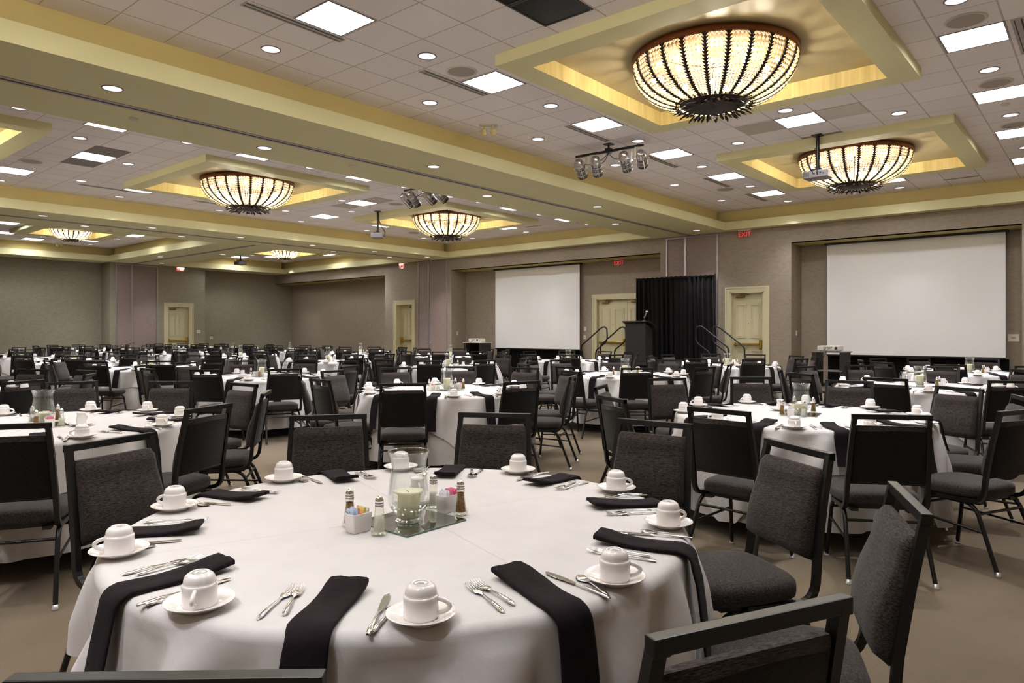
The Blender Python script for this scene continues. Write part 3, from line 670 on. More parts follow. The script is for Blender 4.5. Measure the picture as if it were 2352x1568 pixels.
def build_hanging():
    # stage lights on bars
    m = MB(); m.lathe([(.085, -.17), (.088, -.17), (.088, .06), (.094, .065), (.094, .08), (.088, .085), (.084, .12), (.062, .17), (.045, .182), (.0001, .184)], 20)
    for z in (-.1, -.02): m.lathe([(.088, z - .006), (.093, z), (.088, z + .006)], 20)
    for q in range(4):
        a = q * pi / 2 + .4; m.box(-.006, .006, .086, .096, -.165, .05, M=Matrix.Rotation(a, 4, 'Z'))
    body = m.mesh('can_body', 'par_aluminium')
    m = MB()
    for z in (-.165, -.03, .07): m.lathe([(.0885, z - .007), (.0905, z - .006), (.0905, z + .006), (.0885, z + .007)], 20)
    bands = m.mesh('can_bands', 'port_dark')
    m = MB()
    for ring, nn in ((.015, 5), (.032, 9)):
        for q in range(nn): a = 2 * pi * q / nn; m.lathe([(.0001, .186), (.005, .1855), (.006, .183)], 6, Matrix.Translation((ring * cos(a), ring * sin(a), 0)))
    holes = m.mesh('vent_holes', 'slot_black')
    m = MB(); m.disc(.084, -.165, 20); clens = m.mesh('can_lens', 'lens_glass')
    m = MB(); m.tube([(-.1, 0, -.02), (-.105, 0, .17), (.105, 0, .17), (.1, 0, -.02)], .004, rect=(.012, .003), up=(0, 1, 0)); m.tube([(-.118, 0, -.02), (-.09, 0, -.02)], .012, 8); m.tube([(.09, 0, -.02), (.13, 0, -.02)], .012, 8)
    yoke = m.mesh('yoke', 'off_white')
    for b, (x0, x1, y, wh, cans) in enumerate([(-7.19, -5.88, 10.2, 'right bay', ((-.56, 50, 14), (-.24, 42, 20), (.32, 46, 12), (.62, 66, 24))), (-11.75, -10.45, 10.2, 'middle bay', ((-.56, 52, -6), (-.36, 44, 4), (.1, 52, -10), (.42, 54, -12)))]):
        cx = (x0 + x1) / 2; z = 4.47
        t = thing('lighting_bar', 'black ceiling bar carrying four silver stage lights, %s' % wh, 'lighting bar', (cx, y, z), radians(3))
        m = MB(); m.box(x0 - cx, x1 - cx, -.02, .02, -.02, .02, bevel=.004); link('bar', m.mesh('bar', 'black_metal'), t)
        m = MB(); m.box(-.05, .05, -.05, .05, -.03, .05, bevel=.01); m.tube([(0, 0, .04), (0, 0, ZC - z)], .02, 8); m.box(-.07, .07, -.07, .07, ZC - z - .012, ZC - z); link('mount', m.mesh('mount', 'black_metal'), t)
        m = MB()
        for a, c_ in (((0, 0, -.03), (-.56, 0, -.12)), ((0, 0, -.03), (-.22, -.02, -.14)), ((0, 0, -.03), (.32, -.02, -.1))):
            p = [tuple(a[i] + (c_[i] - a[i]) * u - (0, 0, .16)[i] * 4 * u * (1 - u) * .6 for i in range(3)) for u in [j / 10 for j in range(11)]]; m.tube(p, .006, 6)
        link('cable', m.mesh('cable', 'black_metal'), t)
        for k, (dx, tilt, yaw) in enumerate(cans):
            lab = 'silver stage light can, %s from the left on the %s bar' % (ORD[k + 1], wh)
            s = thing('stage_light', lab, 'stage light', (cx + dx, y + .0 + dx * .05, z - .20), radians(yaw), 'silver stage lights, %s' % wh)
            link('yoke', yoke, s); R_ = (radians(tilt), 0, 0)
            c = link('can_body', body, s, (0, 0, -.02), rot=R_); link('can_bands', bands, c); link('vent_holes', holes, c); link('can_lens', clens, c)
    # hanging projectors
    for x, y, lab, rz in [(-3.65, 11.93, 'silver projector on black ceiling pole before the right chandelier', 0), (-14.8, 11.89, 'silver projector on black ceiling pole in the middle bay', 2.2), (-24.5, 13.3, 'small dark projector hung from the far left bay ceiling', 0)]:
        t = thing('ceiling_projector', lab, 'projector', (x, y, 3.88), rz, 'projectors on ceiling poles')
        m = MB(); m.tube([(0, 0, .2), (0, 0, ZC - 3.88)], .028, 12); m.box(-.08, .08, -.08, .08, ZC - 3.88 - .012, ZC - 3.88); link('pole', m.mesh('pole', 'black_metal'), t)
        m = MB(); m.box(-.19, .19, -.15, .15, 0, .115, bevel=.012); b = link('projector_body', m.mesh('projector_body', 'projector_grey'), t)
        m = MB(); m.lathe([(.0001, .02), (.035, .018), (.045, 0)], 16, Matrix.Translation((.08, .15, .06)) @ Matrix.Rotation(radians(-90), 4, 'X')); link('lens', m.mesh('lens', 'lens_glass'), b)
        m = MB()
        for q in range(7): m.box(-.175 + q * .013, -.168 + q * .013, -.153, -.148, .02, .095)
        for px, pz, w in ((-.03, .05, .03), (.03, .035, .02), (.07, .06, .03), (.12, .045, .02)): m.box(px, px + w, -.154, -.148, pz, pz + .02)
        link('ports', m.mesh('ports', 'port_dark'), b)
        m = MB(); m.box(-.09, .09, -.09, .09, .135, .15); 
        for sx in (-1, 1):
            for sy in (-1, 1): m.tube([(sx * .12, sy * .1, .112), (sx * .07, sy * .07, .14)], .008, 6)
        m.tube([(0, 0, .14), (0, 0, .2)], .04, 12); link('mount_plate', m.mesh('mount_plate', 'black_metal'), t)
        m = MB(); m.tube([(.03, -.02, .5), (.06, -.1, .3), (.05, -.19, .17), (.04, -.18, .06), (.04, -.15, .05)], .006, 6); m.tube([(-.03, -.02, .5), (-.08, -.12, .28), (-.05, -.2, .14), (-.02, -.17, .06), (-.02, -.15, .06)], .006, 6); link('cable', m.mesh('cable', 'black_metal'), t)
    # emergency heads
    for x, y, lab in [(-7.34, 8.05, 'twin beige emergency lamp heads on the ceiling by the dropped beam'), (-28.4, 8.6, 'twin emergency lamp heads at far left below small chandelier')]:
        t = thing('emergency_light', lab, 'emergency light', (x, y, ZC), radians(40))
        m = MB(); m.box(-.14, .14, -.07, .07, -.012, 0); link('base_plate', m.mesh('base_plate', 'off_white'), t)
        for sx, ry in ((-.07, 15), (.07, -20)):
            m = MB(); m.tube([(0, 0, 0), (0, 0, -.06)], .008, 6); m.lathe([(.0001, .05), (.02, .048), (.03, .02), (.055, -.02), (.055, -.03), (.05, -.03)], 14, Matrix.Translation((0, 0, -.1)) @ Matrix.Rotation(radians(75), 4, 'X'))
            h = link('lamp_head', m.mesh('lamp_head', 'emergency_beige'), t, (sx, 0, 0), radians(ry))
            m = MB(); m.lathe([(.0001, -.032), (.03, -.029), (.05, -.022)], 14, Matrix.Translation((0, 0, -.1)) @ Matrix.Rotation(radians(75), 4, 'X')); link('lamp_lens', m.mesh('lamp_lens', 'lens_glass'), h)
    # exit signs
    tx = text_mesh('EXIT', .17, .002, 'exit_letters', 'exit_red')
    for x, y, z, rz, lab in [(-7.35, 18.02, ZB, 0, 'red EXIT sign above the right panelled door'), (-11.45, 18.45, HDR, 0, 'red EXIT sign in niche above the double doors'), (-20.98, 18.02, ZB, 0, 'red EXIT sign above the narrow door left of centre'), (XL + .06, 13.2, ZB, radians(90), 'red EXIT sign above the far left door')]:
        t = thing('exit_sign', lab, 'exit sign', (x, y, z), rz, 'EXIT signs')
        m = MB(); m.box(-.17, .17, -.03, .03, -.035, 0, bevel=.006); link('housing', m.mesh('sign_housing', 'plate_white'), t)
        m = MB(); m.box(-.16, .16, -.004, .004, -.225, -.03); link('panel', m.mesh('sign_panel', 'clear_acrylic'), t)
        link('letters', tx, t, (0, -.007, -.13), rot=(radians(90), 0, 0))
    for x, y, z, rz, w, h, lab in [(-6.178, 18.47, 1.37, radians(90), .075, .12, 'small white thermostat on side of right niche'), (-1.66, YN, 1.27, 0, .2, .16, 'white socket plate right of the right screen'), (-18.328, 18.4, 1.36, radians(90), .075, .12, 'small white plate on side of middle niche'), (-12.98, YN, 1.5, 0, .09, .13, 'upper yellowish wall plate left of double doors'), (-13.0, YN, 1.23, 0, .09, .13, 'lower yellowish wall plate left of double doors'), (XL, 13.98, 1.42, radians(90), .16, .13, 'small wall plate right of the far left door'), (XLN, 14.95, 1.15, radians(90), .14, .12, 'white socket plate in far left recess')]:
        m = MB(); m.box(-w / 2, w / 2, -.014, 0, -h / 2, h / 2, bevel=.004); t = tag(link('wall_plate', m.mesh('wall_plate', 'plate_white'), None, (x, y, z), rz), lab, 'wall plate')
        m = MB(); m.box(-w * .2, w * .2, -.018, -.01, -h * .12, h * .12); link('switch', m.mesh('switch', 'grille_grey'), t)
HC = .94
def arc(p0, p1, p2, n=5):
    p0, p1, p2 = map(Vector, (p0, p1, p2))
    return [p0 * (1 - u) ** 2 + p1 * 2 * u * (1 - u) + p2 * u * u for u in [i / n for i in range(n + 1)]]
def chair_meshes():
    G = {}
    # local: +y towards the table, origin under the seat centre
    def upright(sx):
        P = [(sx * .205, .06, .395), (sx * .208, -.10, .395)] + arc((sx * .210, -.15, .395), (sx * .212, -.215, .398), (sx * .211, -.225, .47), 6) + [(sx * .207, -.235, .58), (sx * .200, -.265, .76), (sx * .190, -.300, HC - .012)]
        return P
    m = MB()
    for sx in (-1, 1): m.tube(upright(sx), 1, rect=(.0125, .012), up=(0, 0, 1))
    m.box(-.2055, .2055, -.3145, -.288, HC - .028, HC, bevel=.003)
    for sx in (-1, 1): m.box(sx * .19 - .0155, sx * .19 + .0155, -.3146, -.2879, HC - .03, HC - .0004, bevel=.003)
    G['back_frame'] = m.mesh('back_frame', 'black_metal')
    # padded back: puffy front, flat rear
    rings = []; nz = 15
    for i in range(nz + 1):
        u = i / nz; z = .545 + u * (.874 - .545); yb = -.2305 - (z - .58) * .19 if z > .58 else -.229
        hw = .196 - .014 * u; e = min(1, min(u, 1 - u) / .09); e = sqrt(max(0, 1 - (1 - e) ** 2)); bul = .030 + .022 * sin(pi * min(1, u * 1.25 + .08)) ** 1.0
        hw2 = hw * (.955 + .045 * e); f = yb + .006 + bul * (.25 + .75 * e)
        r = [(-hw2, yb - .006, z), (-hw2, yb + .012, z), (-hw2 * .97, yb + .006 + (f - yb - .006) * .75, z), (-hw2 * .86, f, z), (-hw2 * .4, f + .004 * e, z), (0, f + .005 * e, z), (hw2 * .4, f + .004 * e, z), (hw2 * .86, f, z), (hw2 * .97, yb + .006 + (f - yb - .006) * .75, z), (hw2, yb + .012, z), (hw2, yb - .006, z)]
        rings.append(r)
    m = MB(); m.loft(rings); G['backrest'] = m.mesh('backrest', 'chair_fabric')
    m = MB(); rings = []
    for i in range(9):
        u = i / 8; z = .540 + u * (.862 - .540); yb = -.2335 - max(0, z - .58) * .19; hw = .194 - .014 * u; e = 0 if i in (0, 8) else .006
        rings.append([(-hw, yb, z), (-hw * .97, yb - e, z), (0, yb - e * 1.3, z), (hw * .97, yb - e, z), (hw, yb, z), (hw, yb + .004, z), (-hw, yb + .004, z)])
    m.loft(rings); G['back_panel'] = m.mesh('back_panel', 'chair_fabric_shaded')
    # seat cushion
    out = []; n = 40
    for k in range(n):
        a = 2 * pi * k / n; c, s = cos(a), sin(a); p = .42
        x = .222 * math.copysign(abs(c) ** p, c); y = .205 * math.copysign(abs(s) ** p, s)
        if y > 0: y = y + .022 * (1 - (x / .222) ** 2)
        x *= (1.0 if y > 0 else 1 + .09 * y / .205)
        out.append((x, y + .01))
    m = MB(); rings = []
    for sc, z in ((.90, .408), (.985, .412), (1.0, .428), (1.0, .450), (.985, .465), (.93, .476), (.75, .484), (.4, .488), (.02, .489)): rings.append([(x * sc, .01 + (y - .01) * sc, z) for x, y in out])
    m.loft(rings); G['seat'] = m.mesh('seat', 'seat_fabric')
    m = MB(); m.loft([[(x * .88, .01 + (y - .01) * .88, z) for x, y in out] for z in (.388, .409)], smooth=False); 
    for sx in (-1, 1): m.box(sx * .15 - .02, sx * .15 + .02, -.17, -.12, .372, .39); m.box(sx * .15 - .015, sx * .15 + .015, .1, .14, .374, .39)
    G['seat_base'] = m.mesh('seat_base', 'black_laminate')
    rear = [(.196, .07, .382), (.198, -.06, .382)] + arc((.199, -.10, .382), (.203, -.165, .378), (.206, -.19, .315), 5) + [(.222, -.305, .012)]
    front = [(.180, -.07, .378), (.180, .05, .378)] + arc((.181, .08, .378), (.184, .145, .374), (.187, .16, .315), 5) + [(.205, .205, .012)]
    for nm, P in (('leg_rear', rear), ('leg_front', front)):
        for sx, q in ((1, 'r'), (-1, 'l')):
            m = MB(); m.tube([(x * sx, y, z) for x, y, z in P], .0125, 8); G[nm + q] = m.mesh('leg', 'black_metal')
    m = MB(); m.lathe([(.0001, 0), (.016, 0), (.017, .008), (.0135, .012), (.0135, .026), (.0001, .028)], 10); G['glide'] = m.mesh('glide', 'glide')
    for sx, q in ((1, 'r'), (-1, 'l')):
        m = MB(); m.tube([(.190 * sx, .172, .25), (.2105 * sx, -.222, .225)], .008, 6); G['stretcher' + q] = m.mesh('stretcher', 'black_metal')
    m = MB(); m.tube([(-.205, -.185, .325), (.205, -.185, .325)], .0085, 6); m.tube([(-.186, .153, .325), (.186, .153, .325)], .0085, 6); G['cross_bar'] = m.mesh('cross_bar', 'black_metal')
    G['feet'] = [(.2225, -.308), (-.2225, -.308), (.2055, .206), (-.2055, .206)]
    return G

def place_chair(G, x, y, rz, label, group, near):
    t = thing('banquet_chair', label, 'chair', (x, y, 0), rz, group)
    for k in ('back_frame', 'backrest', 'back_panel', 'seat', 'seat_base', 'cross_bar'): link(k, G[k], t)
    for k in ('stretcherr', 'stretcherl'): link('stretcher', G[k], t)
    for i, k in enumerate(('leg_rearr', 'leg_rearl', 'leg_frontr', 'leg_frontl')):
        l = link('leg', G[k], t)
        if near: link('glide', G['glide'], l, (*G['feet'][i], 0))
    return t

# ---------------------------------------------------------------- tables and cloths
RT, ZT = .912, .757
def fold(seed, kmin, kmax, n=7):
    rr = random.Random(seed); S = [(rr.randint(kmin, kmax), rr.uniform(0, 2 * pi), rr.uniform(.4, 1)) for _ in range(n)]
    tot = sqrt(sum(a * a for _, _, a in S) / 2)
    return lambda th: sum(a * sin(k * th + p) for k, p, a in S) / tot / 1.6
def cloth_meshes():
    def polar(profile_top, drop_of, nd, ff, amp, off, ztop, nth, name, flare):
        vs = []; fs = []; rr_ = [0.02, .3, .6, .8, RT - .03 + off]
        rings = []
        for r in rr_: rings.append([(r * cos(2 * pi * k / nth), r * sin(2 * pi * k / nth), ztop) for k in range(nth)])
        for q in range(1, 5):
            a = q / 4 * pi / 2 * .97; rings.append([((RT - .03 + off + .03 * sin(a)) * cos(2 * pi * k / nth), (RT - .03 + off + .03 * sin(a)) * sin(2 * pi * k / nth), ztop - .03 * (1 - cos(a))) for k in range(nth)])
        for j in range(1, nd + 1):
            ring = []
            for k in range(nth):
                th = 2 * pi * k / nth; dl = drop_of(th); s = dl * (j / nd) ** 1.15; z = ztop - .03 - s
                g = min(1, (s + .012) / .17) ** .75; dg = abs((degrees(th) + 18) % 36 - 18); q = min(1, max(0, (dg - 3.2) / 5)); g *= q * q * (3 - 2 * q)
                r = RT + off + flare * s + ff(th + .12 * sin(3 * s) * (q > 0)) * amp * g + .0
                r = max(r, RT + off * .6 - .004)
                ring.append((r * cos(th), r * sin(th), z))
            rings.append(ring)
        m = MB(); n = nth
        allv = [p for r in rings for p in r]
        fs = [(i * n + k, i * n + (k + 1) % n, (i + 1) * n + (k + 1) % n, (i + 1) * n + k) for i in range(len(rings) - 1) for k in range(n)]
        fs.append(tuple(range(n)))
        m.add(allv, fs, True); m.sm[-1] = False
        return m.mesh(name, 'tablecloth')
    out = []
    for v in range(3):
        ff = fold(11 + v, 10, 23, 9); 
        under = polar(None, lambda th: .60, 9, ff, .040, .0, ZT, 240, 'tablecloth', .09)
        hs = 1.15
        dr = lambda th, v=v: max(.19, min(.62, hs / max(abs(cos(th)), abs(sin(th))) - RT - .0))
        f2 = fold(11 + v, 10, 23, 9)
        over = polar(None, dr, 10, f2, .052, .009, ZT + .004, 300, 'overlay_cloth', .11)
        out.append((under, over))
    m = MB(); m.lathe([(.0001, .718), (RT - .02, .718), (RT - .012, .728), (RT - .012, .748), (RT - .02, .754), (.0001, .754)], 48); top = m.mesh('table_top', 'black_laminate')
    m = MB()
    for sx in (-1, 1): m.tube([(sx * .45, 0, .012), (sx * .45, 0, .72)], .018, 8)
    legs = []
    for sx in (-1, 1):
        m = MB(); m.tube([(sx * .5, -.28, .01), (sx * .48, -.28, .7), (sx * .48, .28, .7), (sx * .5, .28, .01)], .016, 8); m.tube([(sx * .49, -.28, .3), (sx * .49, .28, .3)], .012, 6); legs.append(m.mesh('leg', 'black_metal'))
    return out, top, legs
ZO = ZT + .005     # surface things stand on

# ---------------------------------------------------------------- tableware
def tableware():
    G = {}
    m = MB(); m.lathe([(.0355, .0), (.0375, .0), (.0388, .004), (.0388, .043), (.0384, .0475), (.0368, .0492), (.0352, .0496), (.0350, .054), (.0338, .061), (.0305, .0675), (.0255, .0715), (.0222, .0725), (.0215, .0742), (.0190, .0744), (.0184, .0728), (.0001, .0728)], 36); m.lathe([(.0355, 0), (.0355, .036), (.02, .055), (.0001, .057)], 24)
    G['cup'] = m.mesh('coffee_cup', 'ceramic')
    m = MB(); P = [(.0375, 0, .041)] + [(.0395 + .024 * sin(pi * u) ** .7, 0, .041 - .031 * u) for u in [i / 10 for i in range(1, 10)]] + [(.0375, 0, .010)]
    m.tube(P, .0052, 8, up=(0, 1, 0)); G['handle'] = m.mesh('handle', 'ceramic')
    m = MB(); m.lathe([(.0145, .0730), (.0145, .0734), (.0165, .0734), (.0165, .0730)], 20); m.box(-.008, .008, -.004, -.0025, .0727, .0733); m.box(-.006, .006, .001, .0025, .0727, .0733); G['stamp'] = m.mesh('stamp', 'ceramic_mark')
    m = MB(); m.lathe([(.0001, .004), (.038, .004), (.040, 0), (.043, 0), (.046, .005), (.066, .013), (.0765, .0185), (.0775, .0205), (.0760, .0210), (.066, .0165), (.050, .0105), (.043, .0085), (.0001, .0085)], 40); G['saucer'] = m.mesh('saucer', 'ceramic')
    # cutlery lies along +x (points to the table centre = -x side is head) : head at -x
    def handle_rings(x0, x1):
        R = []
        for i in range(9):
            u = i / 8; x = x0 + (x1 - x0) * u; w = .0028 + .0055 * (u ** 1.6) - (.004 if i == 8 else 0); h = .0016 + .0012 * u; z = .0045 - .0025 * u + .004 * sin(pi * u) * .6
            R.append([(x, -w, z), (x, -w * .6, z + h), (x, w * .6, z + h), (x, w, z), (x, w * .6, z - h * .6), (x, -w * .6, z - h * .6)])
        return R
    def fork(L):
        m = MB(); m.loft(handle_rings(-L * .05, L * .5))
        R = []
        for x, w, z in ((-.05, .0028, .0045), (-.10, .004, .004), (-.155, .0105, .0035), (-.24, .0125, .0028)):
            x *= L; R.append([(x, -w, z), (x, -w, z + .0016), (x, w, z + .0016), (x, w, z)])
        m.loft(R)
        for q in range(4):
            y = (q - 1.5) * .0068; T = []
            for x, z, w in ((-.235, .0028, .0022), (-.33, .0020, .0017), (-.43, .0045, .0014), (-.5, .0085, .0007)): T.append([(x * L, y - w, z), (x * L, y - w, z + .0015), (x * L, y + w, z + .0015), (x * L, y + w, z)])
            m.loft(T)
        return m.mesh('fork', 'steel')
    G['fork'] = fork(.20); G['salad_fork'] = fork(.175)
    m = MB(); m.loft(handle_rings(-.005, .11)); T = []
    for x, a, b in ((-.004, -.003, .003), (-.012, -.006, .0055), (-.05, -.0085, .0075), (-.085, -.0105, .0068), (-.105, -.0095, .004), (-.117, -.004, .0015)): T.append([(x, a, .0035), (x, a * .9, .0048), (x, b, .0052), (x, b, .0028)])
    m.loft(T, smooth=False); G['knife'] = m.mesh('knife', 'steel')
    m = MB(); m.loft(handle_rings(-.015, .08)); T = []
    for i in range(9):
        u = i / 8; x = -.015 - .055 * u; w = .0028 + .0165 * sin(pi * min(1, u * 1.02)) ** .7 * (1 if u > .12 else u / .12); z = .0042 - .0022 * sin(pi * u)
        if i == 8: w = .003
        T.append([(x, -w, z + .0012), (x, -w * .5, z - .0006), (x, w * .5, z - .0006), (x, w, z + .0012), (x, w * .5, z + .0009), (x, -w * .5, z + .0009)])
    m.loft(T); G['spoon'] = m.mesh('spoon', 'steel')
    # folded napkins: run along +x from near the centre, over the edge and down
    G['napkin'] = []
    for v in range(4):
        rr = random.Random(40 + v); hang = (.30, .28, .25, .18)[v]; x_in = (.645, .655, .63, .65)[v]; hw = .049
        path = []
        for i in range(9): u = i / 8; path.append((x_in + (.90 - x_in) * u, .0035 + (.012 * (1 - u) ** 3) + .0015 * sin(7 * u + v), 0))
        for i in range(1, 6): a = i / 5 * pi / 2; path.append((.905 + .035 * sin(a), .0035 - .036 * (1 - cos(a)), a))
        for i in range(1, 7): u = i / 6; path.append((.941 + .044 * u + .005 * sin(3 * u + v), -.033 - hang * u, pi / 2))
        rings = []
        for i, (x, z, a) in enumerate(path):
            th = (.0085 if i > 1 else .012) * (1.0 if i < 9 else .7); sk = .004 * sin(i * .6 + v); nx, nz = sin(a), cos(a); w = hw * (1 + .03 * sin(i * .9 + v) - (.03 if i == 0 else 0))
            R = []
            for yy, tt in ((-1, 0), (-1.0, .75), (-.9, 1.0), (-.45, 1.02 + .2 * sin(i + v)), (0, 1.0), (.45, 1.05 + .2 * cos(i * 1.3 + v)), (.9, 1.0), (1, .75), (1, 0)): R.append((x + nx * th * tt, yy * w + sk, z + nz * th * tt))
            rings.append(R)
        m = MB(); m.loft(rings); G['napkin'].append(m.mesh('napkin', 'napkin'))
    # puffed inner end (folds) seen at the open end
    # centre piece
    def hur(name, H, rs):
        m = MB(); P = [(r, z * H) for r, z in rs]; n = 40
        def sm(P):
            out = []
            for i in range(len(P) - 1):
                p0 = P[max(0, i - 1)]; p1 = P[i]; p2 = P[i + 1]; p3 = P[min(len(P) - 1, i + 2)]
                for u in (0, .25, .5, .75): out.append(tuple(.5 * (2 * p1[k] + (p2[k] - p0[k]) * u + (2 * p0[k] - 5 * p1[k] + 4 * p2[k] - p3[k]) * u * u + (3 * p1[k] - p0[k] - 3 * p2[k] + p3[k]) * u ** 3) for k in (0, 1)))
            out.append(P[-1]); return out
        P = sm(P); m.lathe(P, n); m.lathe([(max(.001, r - .0035), z if i else z + .012) for i, (r, z) in enumerate(P)] , n)
        m.lathe([(P[-1][0], P[-1][1]), (P[-1][0] - .0015, P[-1][1] + .002), (P[-1][0] - .0035, P[-1][1])], n)
        return m.mesh(name, 'hurricane_glass')
    RS = [(.0001, .0), (.043, .0), (.043, .03), (.036, .07), (.046, .12), (.064, .22), (.0690, .34), (.066, .48), (.0600, .66), (.0575, .80), (.062, .92), (.0690, 1.0)]
    G['hurricane'] = hur('glass', .229, RS)
    RS2 = [(.0001, .0), (.045, .0), (.045, .03), (.034, .07), (.034, .13), (.055, .26), (.064, .40), (.058, .56), (.042, .74), (.040, .86), (.046, .95), (.052, 1.0)]
    G['hurricane_tall'] = hur('glass', .30, RS2)
    for nm, H, fl in (('candle', .088, .011), ('candle_tall', .115, .003), ('candle_low', .07, .014)):
        m = MB(); md = lambda r, z, a, H=H, fl=fl: r + (fl * (.5 + .5 * sin(2 * a + 1) + .3 * sin(5 * a)) if z > H * .9 and r > .02 else 0)
        m.lathe([(.0001, 0), (.036, 0), (.037, .004), (.037, H * .86), (.040, H * .93), (.0395, H * .985), (.036, H), (.031, H * .96), (.022, H * .90), (.0001, H * .885)], 28, mod=md); G[nm] = m.mesh('candle', 'wax')
        m = MB(); m.tube([(0, 0, H * .88), (.001, 0, H * .93), (.004, .002, H * .97), (.008, .003, H * .965)], .0012, 5); G[nm + '_wick'] = m.mesh('wick', 'wick')
    m = MB(); m.box(-.15, .15, -.15, .15, .0006, .005); G['mirror'] = m.mesh('mirror_glass', 'mirror')
    m = MB(); frame_mb2(m, .1505, .1505, .002, 0, .0045); G['mirror_edge'] = m.mesh('mirror_edge', 'mirror_edge')
    flute = lambda r, z, a: r * (1 + .05 * cos(10 * a)) if .01 < z < .078 and r > .011 else r
    m = MB(); m.lathe([(.0001, 0), (.0235, 0), (.0255, .004), (.0245, .011), (.0215, .016), (.0165, .05), (.0132, .076), (.0130, .086), (.0115, .088)], 40, mod=flute); G['shaker'] = m.mesh('glass_body', 'shaker_glass')
    m = MB(); m.lathe([(.0001, .012), (.0175, .012), (.0140, .05), (.0128, .058), (.0001, .060)], 20); G['salt'] = m.mesh('contents', 'salt')
    m = MB(); m.lathe([(.0001, .012), (.0175, .012), (.0140, .05), (.0112, .078), (.0001, .080)], 20); G['pepper'] = m.mesh('contents', 'pepper')
    m = MB(); m.lathe([(.0125, .086), (.0142, .087), (.0142, .092), (.0128, .093), (.0140, .095), (.0140, .100), (.0128, .101), (.0136, .103), (.0130, .109), (.0095, .116), (.0050, .1205), (.0025, .1215), (.0020, .1245), (.0001, .125)], 18); G['cap'] = m.mesh('cap', 'chrome')
    m = MB(); rings = []
    def rrect(hx, hy, r, z, n=5):
        P = []
        for cx, cy, a0 in ((hx - r, hy - r, 0), (-hx + r, hy - r, 90), (-hx + r, -hy + r, 180), (hx - r, -hy + r, 270)):
            for i in range(n): a = radians(a0 + 90 * i / (n - 1)); P.append((cx + r * cos(a), cy + r * sin(a), z))
        return P
    m.loft([rrect(.022, .033, .006, 0), rrect(.024, .035, .007, .004), rrect(.026, .038, .008, .058), rrect(.0255, .0375, .008, .060), rrect(.0235, .0355, .006, .059), rrect(.0215, .0325, .006, .006), rrect(.017, .027, .006, .0055)], cap=True); G['caddy'] = m.mesh('sugar_caddy', 'ceramic')
    G['packet'] = []
    for k in ('pink', 'yellow', 'blue', 'white'):
        m = MB(); m.loft([[(-.019, -.0008, z) , (.019, -.0008, z), (.019, .0008, z), (-.019, .0008, z)] if z in (0, .06) else [(-.019, -.0028, z), (.019, -.0028, z), (.019, .0028, z), (-.019, .0028, z)] for z in (0, .008, .03, .052, .06)], smooth=False); G['packet'].append((k, m.mesh('sweetener_packet', 'packet_' + k)))
    lip = lambda r, z, a: r * (1 + (.22 if z > .07 else .1) * max(0, cos(a)) ** 8 * (z > .06))
    m = MB(); m.lathe([(.0001, 0), (.024, 0), (.027, .004), (.031, .02), (.030, .04), (.0235, .06), (.0245, .074), (.027, .08), (.0255, .081), (.022, .07), (.0215, .06), (.028, .04), (.028, .02), (.0001, .006)], 28, mod=lip); G['creamer'] = m.mesh('creamer', 'ceramic')
    m = MB(); m.tube([(-.0235, 0, .066)] + [(-.026 - .018 * sin(pi * u), 0, .066 - .045 * u) for u in [i / 8 for i in range(1, 8)]] + [(-.029, 0, .02)], .004, 7, up=(0, 1, 0)); G['creamer_handle'] = m.mesh('handle', 'ceramic')
    return G
